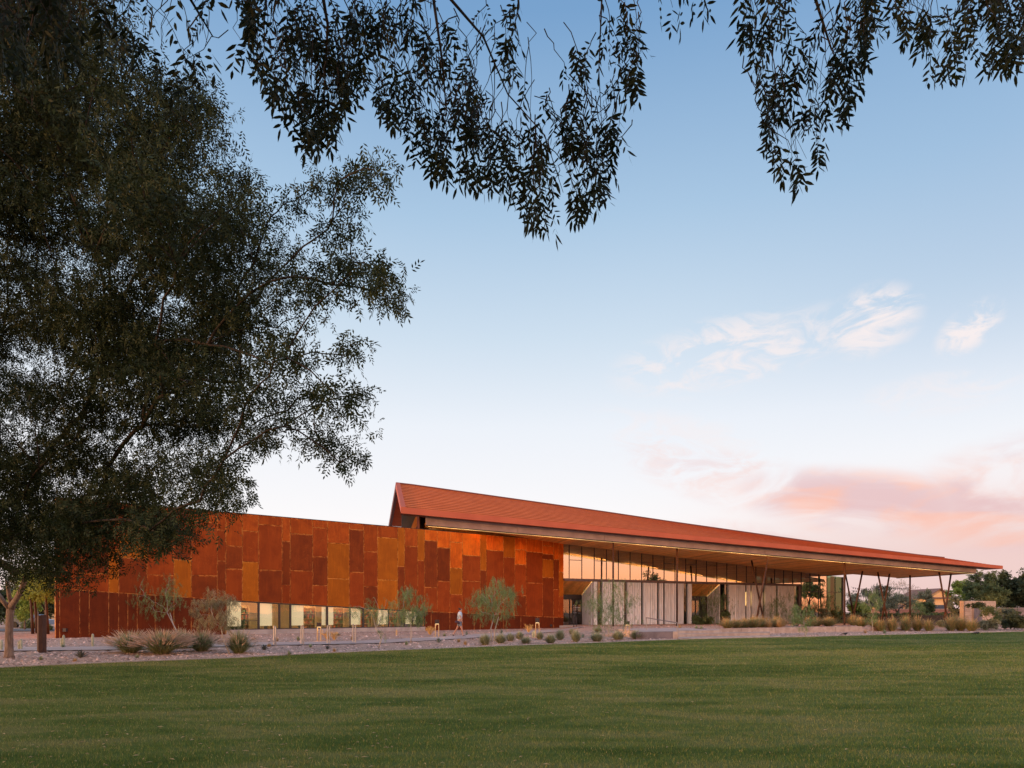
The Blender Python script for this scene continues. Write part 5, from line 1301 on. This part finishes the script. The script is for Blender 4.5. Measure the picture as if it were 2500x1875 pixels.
# dark slatted fence
def slat_fence(pa, pb, D0, D1, z0, z1, label):
    A, B_ = P(pa, 1500, D0), P(pb, 1500, D1); A.z = B_.z = 0; t = empty('slatted_fence', (A.x, A.y, z0), label, 'fence', 'dark slatted metal fences on the terrace'); L = (B_-A).length; d = (B_-A)/L
    b = MB(); n = int(L/.14)
    for i in range(n):
        q = A+d*(i*.14); b.bar(q+UPV*z0, q+UPV*z1, d*.045, Vector((-d.y, d.x, 0))*.012)
    o = b.build('slats', 'dark_metal', t); o['kind'] = 'stuff'
    MB().bar(A+UPV*(z1-.02), B_+UPV*(z1-.02), Vector((-d.y, d.x, 0))*.03, UPV*.025).build('top_rail', 'dark_metal', t)
    for f in (0, .33, .66, 1): q = A+d*L*f+Vector((0, .06, 0)); MB().box((q.x-.04, q.y, z0-.1), (q.x+.04, q.y+.06, z1)).build('post', 'dark_metal', t)
slat_fence(2066, 2104, 70, 70.5, .4, 1.2, 'short dark slatted fence at the foot of the first raking columns')
slat_fence(2150, 2196, 68, 69, .3, 1.1, 'dark slatted fence below the crossing raking columns')
slat_fence(2246, 2326, 66, 67, .25, 1.22, 'long solid looking dark slatted fence below the last raking columns')
# hedge strip behind fences
cen = np.stack([rng.uniform(P(2060, 0, 78).x, P(2330, 0, 78).x, 5000), rng.uniform(77, 79, 5000), rng.uniform(.3, 1.35, 5000)], 1)
t = empty('clipped_hedge', P(2200, 1520, 78), 'low clipped hedge running behind the dark slatted fences', 'hedge'); leaf_mesh('foliage', cen, 1.0, 'leaf_mid', t, droop=0, K=5, llen=.13, lw=.05, rlen=.15)
# distant brick wall, houses
A, B_ = P(2080, 1500, 118), P(2360, 1500, 122); t = empty('boundary_wall', (A.x, A.y, 0), 'long low reddish boundary wall seen beyond the terrace', 'wall')
MB().prism([(A.x, A.y, 0), (B_.x, B_.y, 0), (B_.x, B_.y, 2.0), (A.x, A.y, 2.0)], (0, .2, 0)).build('wall_body', 'brick_far', t); MB().bar((A.x, A.y+.1, 2.04), (B_.x, B_.y+.1, 2.04), (0, .16, 0), (0, 0, .04)).build('coping', 'concrete_tan', t)
A = P(2430, 1500, 72); t = empty('garden_wall', (A.x, A.y, 0), 'plain grey brown garden wall behind the shrubs at the right edge', 'wall'); B_ = P(2620, 1500, 74)
MB().prism([(A.x, A.y, 0), (B_.x, B_.y, 0), (B_.x, B_.y, 2.0), (A.x, A.y, 2.0)], (0, .2, 0)).build('wall_body', 'concrete_dark', t)
def house(pa, pb, D, zeave, zridge, m, label, gable=True, roofm='roof_tile_far'):
    A, B_ = P(pa, 1500, D), P(pb, 1500, D); A.z = B_.z = 0; t = empty('house', A, label, 'house', 'houses beyond the boundary walls'); mid = (A+B_)/2; dp = Vector((0, 9, 0))
    b = MB(); b.prism([A, B_, B_+UPV*zeave, mid+UPV*zridge, A+UPV*zeave], dp); b.build('wall', m, t)
    ov = (B_-A).normalized()*.6
    for s_, E in ((-1, A), (1, B_)):
        e = E+ov*s_+UPV*(zeave-.25); r = mid+UPV*(zridge+.12); MB().prism([e-Vector((0, .5, 0)), r-Vector((0, .5, 0)), r-Vector((0, .5, 0))+UPV*.18, e-Vector((0, .5, 0))+UPV*.18], dp+Vector((0, 1, 0))).build('roof_slope', roofm, t)
    MB().bar(A+UPV*(zeave-.1)-Vector((0, .35, 0)), B_+UPV*(zeave-.1)-Vector((0, .35, 0)), (0, .3, 0), UPV*.12).build('porch_roof', roofm, t)
    q = mid-Vector((0, .03, 0)); MB().box((q.x-1.0, q.y-.03, 1.6), (q.x+1.0, q.y, 2.9)).build('window', 'navy', t)
    return t
house(2262, 2325, 135, 4.4, 5.9, 'stucco_warm', 'warm lit gabled house seen between the upright and last raking columns')
house(2168, 2215, 128, 2.7, 3.4, 'stucco_warm', 'low house with grey roof behind the crossing raking columns')
house(60, 92, 88, 3.4, 4.6, 'stucco_warm', 'warm lit house beyond the road behind the left trees')
# block enclosure
t = empty('block_enclosure', P(2353, 1520, 62), 'tan concrete block enclosure with dark gate frame near the right edge', 'enclosure')
A, B_ = P(2353, 1500, 62), P(2432, 1500, 62.6); A.z = B_.z = 0; L = (B_-A).length; d = (B_-A)/L; nb_ = Vector((-d.y, d.x, 0)); H0, H1 = .3, zat(1467, 62)
MB().prism([A+d*.02+UPV*.2+nb_*.03, B_+UPV*.2+nb_*.03, B_+UPV*(H1-.02)+nb_*.03, A+d*.02+UPV*(H1-.02)+nb_*.03], nb_*.14).build('wall_core', 'mortar', t)
rows_ = 12; rh = (H1-H0)/rows_; o1, o2 = 24/79*L, 46/79*L
for r_ in range(rows_):
    s = -.2*(r_ % 2)
    while s < L:
        a_, c_ = max(0, s)+.006, min(s+.4, L)-.006; s += .4
        if c_-a_ < .05: continue
        q0, q1 = A+d*a_, A+d*c_; z0, z1 = H0+r_*rh+.006, H0+(r_+1)*rh-.006
        if z0 > H0 and o1 < (a_+c_)/2 < o2 and z1 < 1.85: continue
        MB().prism([q0+UPV*z0, q1+UPV*z0, q1+UPV*z1, q0+UPV*z1], nb_*.06).build('block', 'block', t)
q0, q1 = A+d*o1-nb_*.05, A+d*o2-nb_*.05
MB().bar(q0+UPV*.3, q0+UPV*1.85, d*.03, nb_*.05).build('gate_post', 'dark_metal', t); MB().bar(q0+UPV*1.85, q1+UPV*1.85, nb_*.05, UPV*.03).build('gate_head', 'dark_metal', t)
q0, q1 = P(2378, 1500, 59.6), P(2398, 1500, 60.2); q0.z = q1.z = 0
MB().prism([q0+UPV*.2, q1+UPV*.2, q1+UPV*1.88, q0+UPV*1.88], nb_*.2).build('screen_wall', 'concrete_dark', t)
MB().prism([A+UPV*.2-d*.001, A+UPV*.2+nb_*.45, A+UPV*H1+nb_*.45, A+UPV*H1], d*.15).build('side_wall', 'block', t)
# string lights
t = empty('string_lights', P(2085, 1436, 74), 'thin sagging strings of small bulbs across the terrace behind the columns', 'string lights'); b = MB(); c2 = MB()
for (a_, c_, ya, yb, sag) in ((2078, 2152, 1433, 1431, .5), (2152, 2222, 1431, 1434, .3), (2078, 2165, 1441, 1433, .5)):
    ln = [P(a_+(c_-a_)*k/14, ya+(yb-ya)*k/14, 74)-UPV*sag*math.sin(math.pi*k/14)*.5 for k in range(15)]; b.tube(ln, .012, 4, cap=False)
    for q in ln[1:-1]: c2.tube([q, q-UPV*.10, q-UPV*.16], [.02, .05, .02], 6)
b.build('cable', 'dark_metal', t); c2.build('bulbs', 'dark_metal', t)['kind'] = 'stuff'
# left background
gl_ = 'trees left of the library'
bg_tree(60, 52, 1478, 42, 34, 'bright green tree right behind the big trunk', 'leaf_bright', 28, 60, .13, .04, gl_)
bg_tree(110, 47, 1440, 30, 34, 'yellow green slender tree close to the left wall corner', 'leaf_bright', 26, 60, .12, .03, gl_)
bg_tree(88, 60, 1420, 60, 44, 'grey green tall tree behind the left wall corner', 'leaf_olive', 34, 60, .16, .04, gl_)
bg_tree(-20, 58, 1470, 60, 44, 'dark green tree at the far left edge', 'leaf_dark', 34, 80, .16, .06, gl_)
bg_tree(25, 75, 1475, 60, 40, 'mid green tree across the road at the left', 'leaf_mid', 34, 60, .2, .08, gl_)
bg_tree(120, 80, 1470, 50, 30, 'dark tree across the road near the wall corner', 'leaf_dark', 30, 60, .2, .08, gl_)
for px_, D_, lb in ((80, 43, 'left'), (90, 44, 'middle'), (117, 42.5, 'right')):
    b0 = P(px_, 1540, D_); b0.z = .15; t = empty('slender_trunk_tree', b0, lb+' of the three thin dark stems near the wall corner', 'tree', gl_)
    MB().tube([b0-UPV*.1, P(px_-2, 1510, D_), P(px_-5, 1470, D_), P(px_-8, 1430, D_)], [.10, .08, .07, .05], 8).build('trunk', 'steel_post', t, smooth=True)
    nodes = [P(px_-8+random.gauss(0, 12), 1430+random.gauss(0, 14), D_+random.gauss(0, .5)) for _ in range(10)]
    leaf_mesh('crown', clumps_to_pos(nodes, 60, .6), 1.0, 'leaf_bright', t, droop=.4, K=5, llen=.13, lw=.03, rlen=.16)
for px_, D_, w_, lb in ((70, 56, 24, 'low green shrub beside the road'), (112, 50, 16, 'grey green shrub at the wall corner')):
    small_shrub(px_, D_, .1, w_, 16, lb, 'leaf_mid', gl_)
c = P(62, 1540, 60); t = empty('parked_car', (c.x, c.y, .1), 'pale blue grey car half hidden beyond the road at the left', 'car')
MB().prism([(c.x-1.6, c.y, .45), (c.x+1.6, c.y, .45), (c.x+1.6, c.y, .85), (c.x+.9, c.y, .95), (c.x+.5, c.y, 1.35), (c.x-.8, c.y, 1.35), (c.x-1.3, c.y, .95), (c.x-1.6, c.y, .85)], (0, 1.6, 0)).build('body', 'car_paint', t)
for sx in (-1, 1): MB().tube([(c.x+sx, c.y-.05, .42), (c.x+sx, c.y+.2, .42)], .31, 12).build('wheel', 'shoe', t)
# trees behind the camera's right shoulder, seen only as reflections in the glazed front
for px_, dist, hz, rr, lb in ((1600, 82, 7.5, 3.4, 'round tree behind the lawn, mirrored in the middle of the glazed front'), (1975, 60, 5.5, 2.4, 'tree behind the lawn mirrored in the corner glazing'), (1800, 90, 4.0, 3.0, 'low tree mirrored faintly above the front beam')):
    h0 = glassp(px_); dv = Vector(((px_-CX)/F, 1, 0)).normalized(); rv = dv-2*dv.dot(NG)*NG; b0 = Vector((h0.x, h0.y, 0))+rv*dist; b0.z = 0
    t = empty('tree', b0, lb, 'tree', 'trees beyond the lawn seen only in reflections'); ctr = b0+UPV*hz; nodes = []
    for _ in range(26):
        u = Vector((random.gauss(0, .45), random.gauss(0, .45), random.gauss(0, .3))); nodes.append(ctr+u*rr)
    MB().tube([b0, b0+UPV*hz*.55], [.3, .2], 8).build('trunk', 'bark', t); g, _ = grow(b0+UPV*hz*.5, nodes, r_tip=.03, expo=.4, n=4, seg=3); g.build('branches', 'bark_limb', t)
    leaf_mesh('crown', clumps_to_pos(nodes, 60, rr*.3), 1.0, 'leaf_mid', t, droop=0, K=5, llen=.2, lw=.07, rlen=.3)
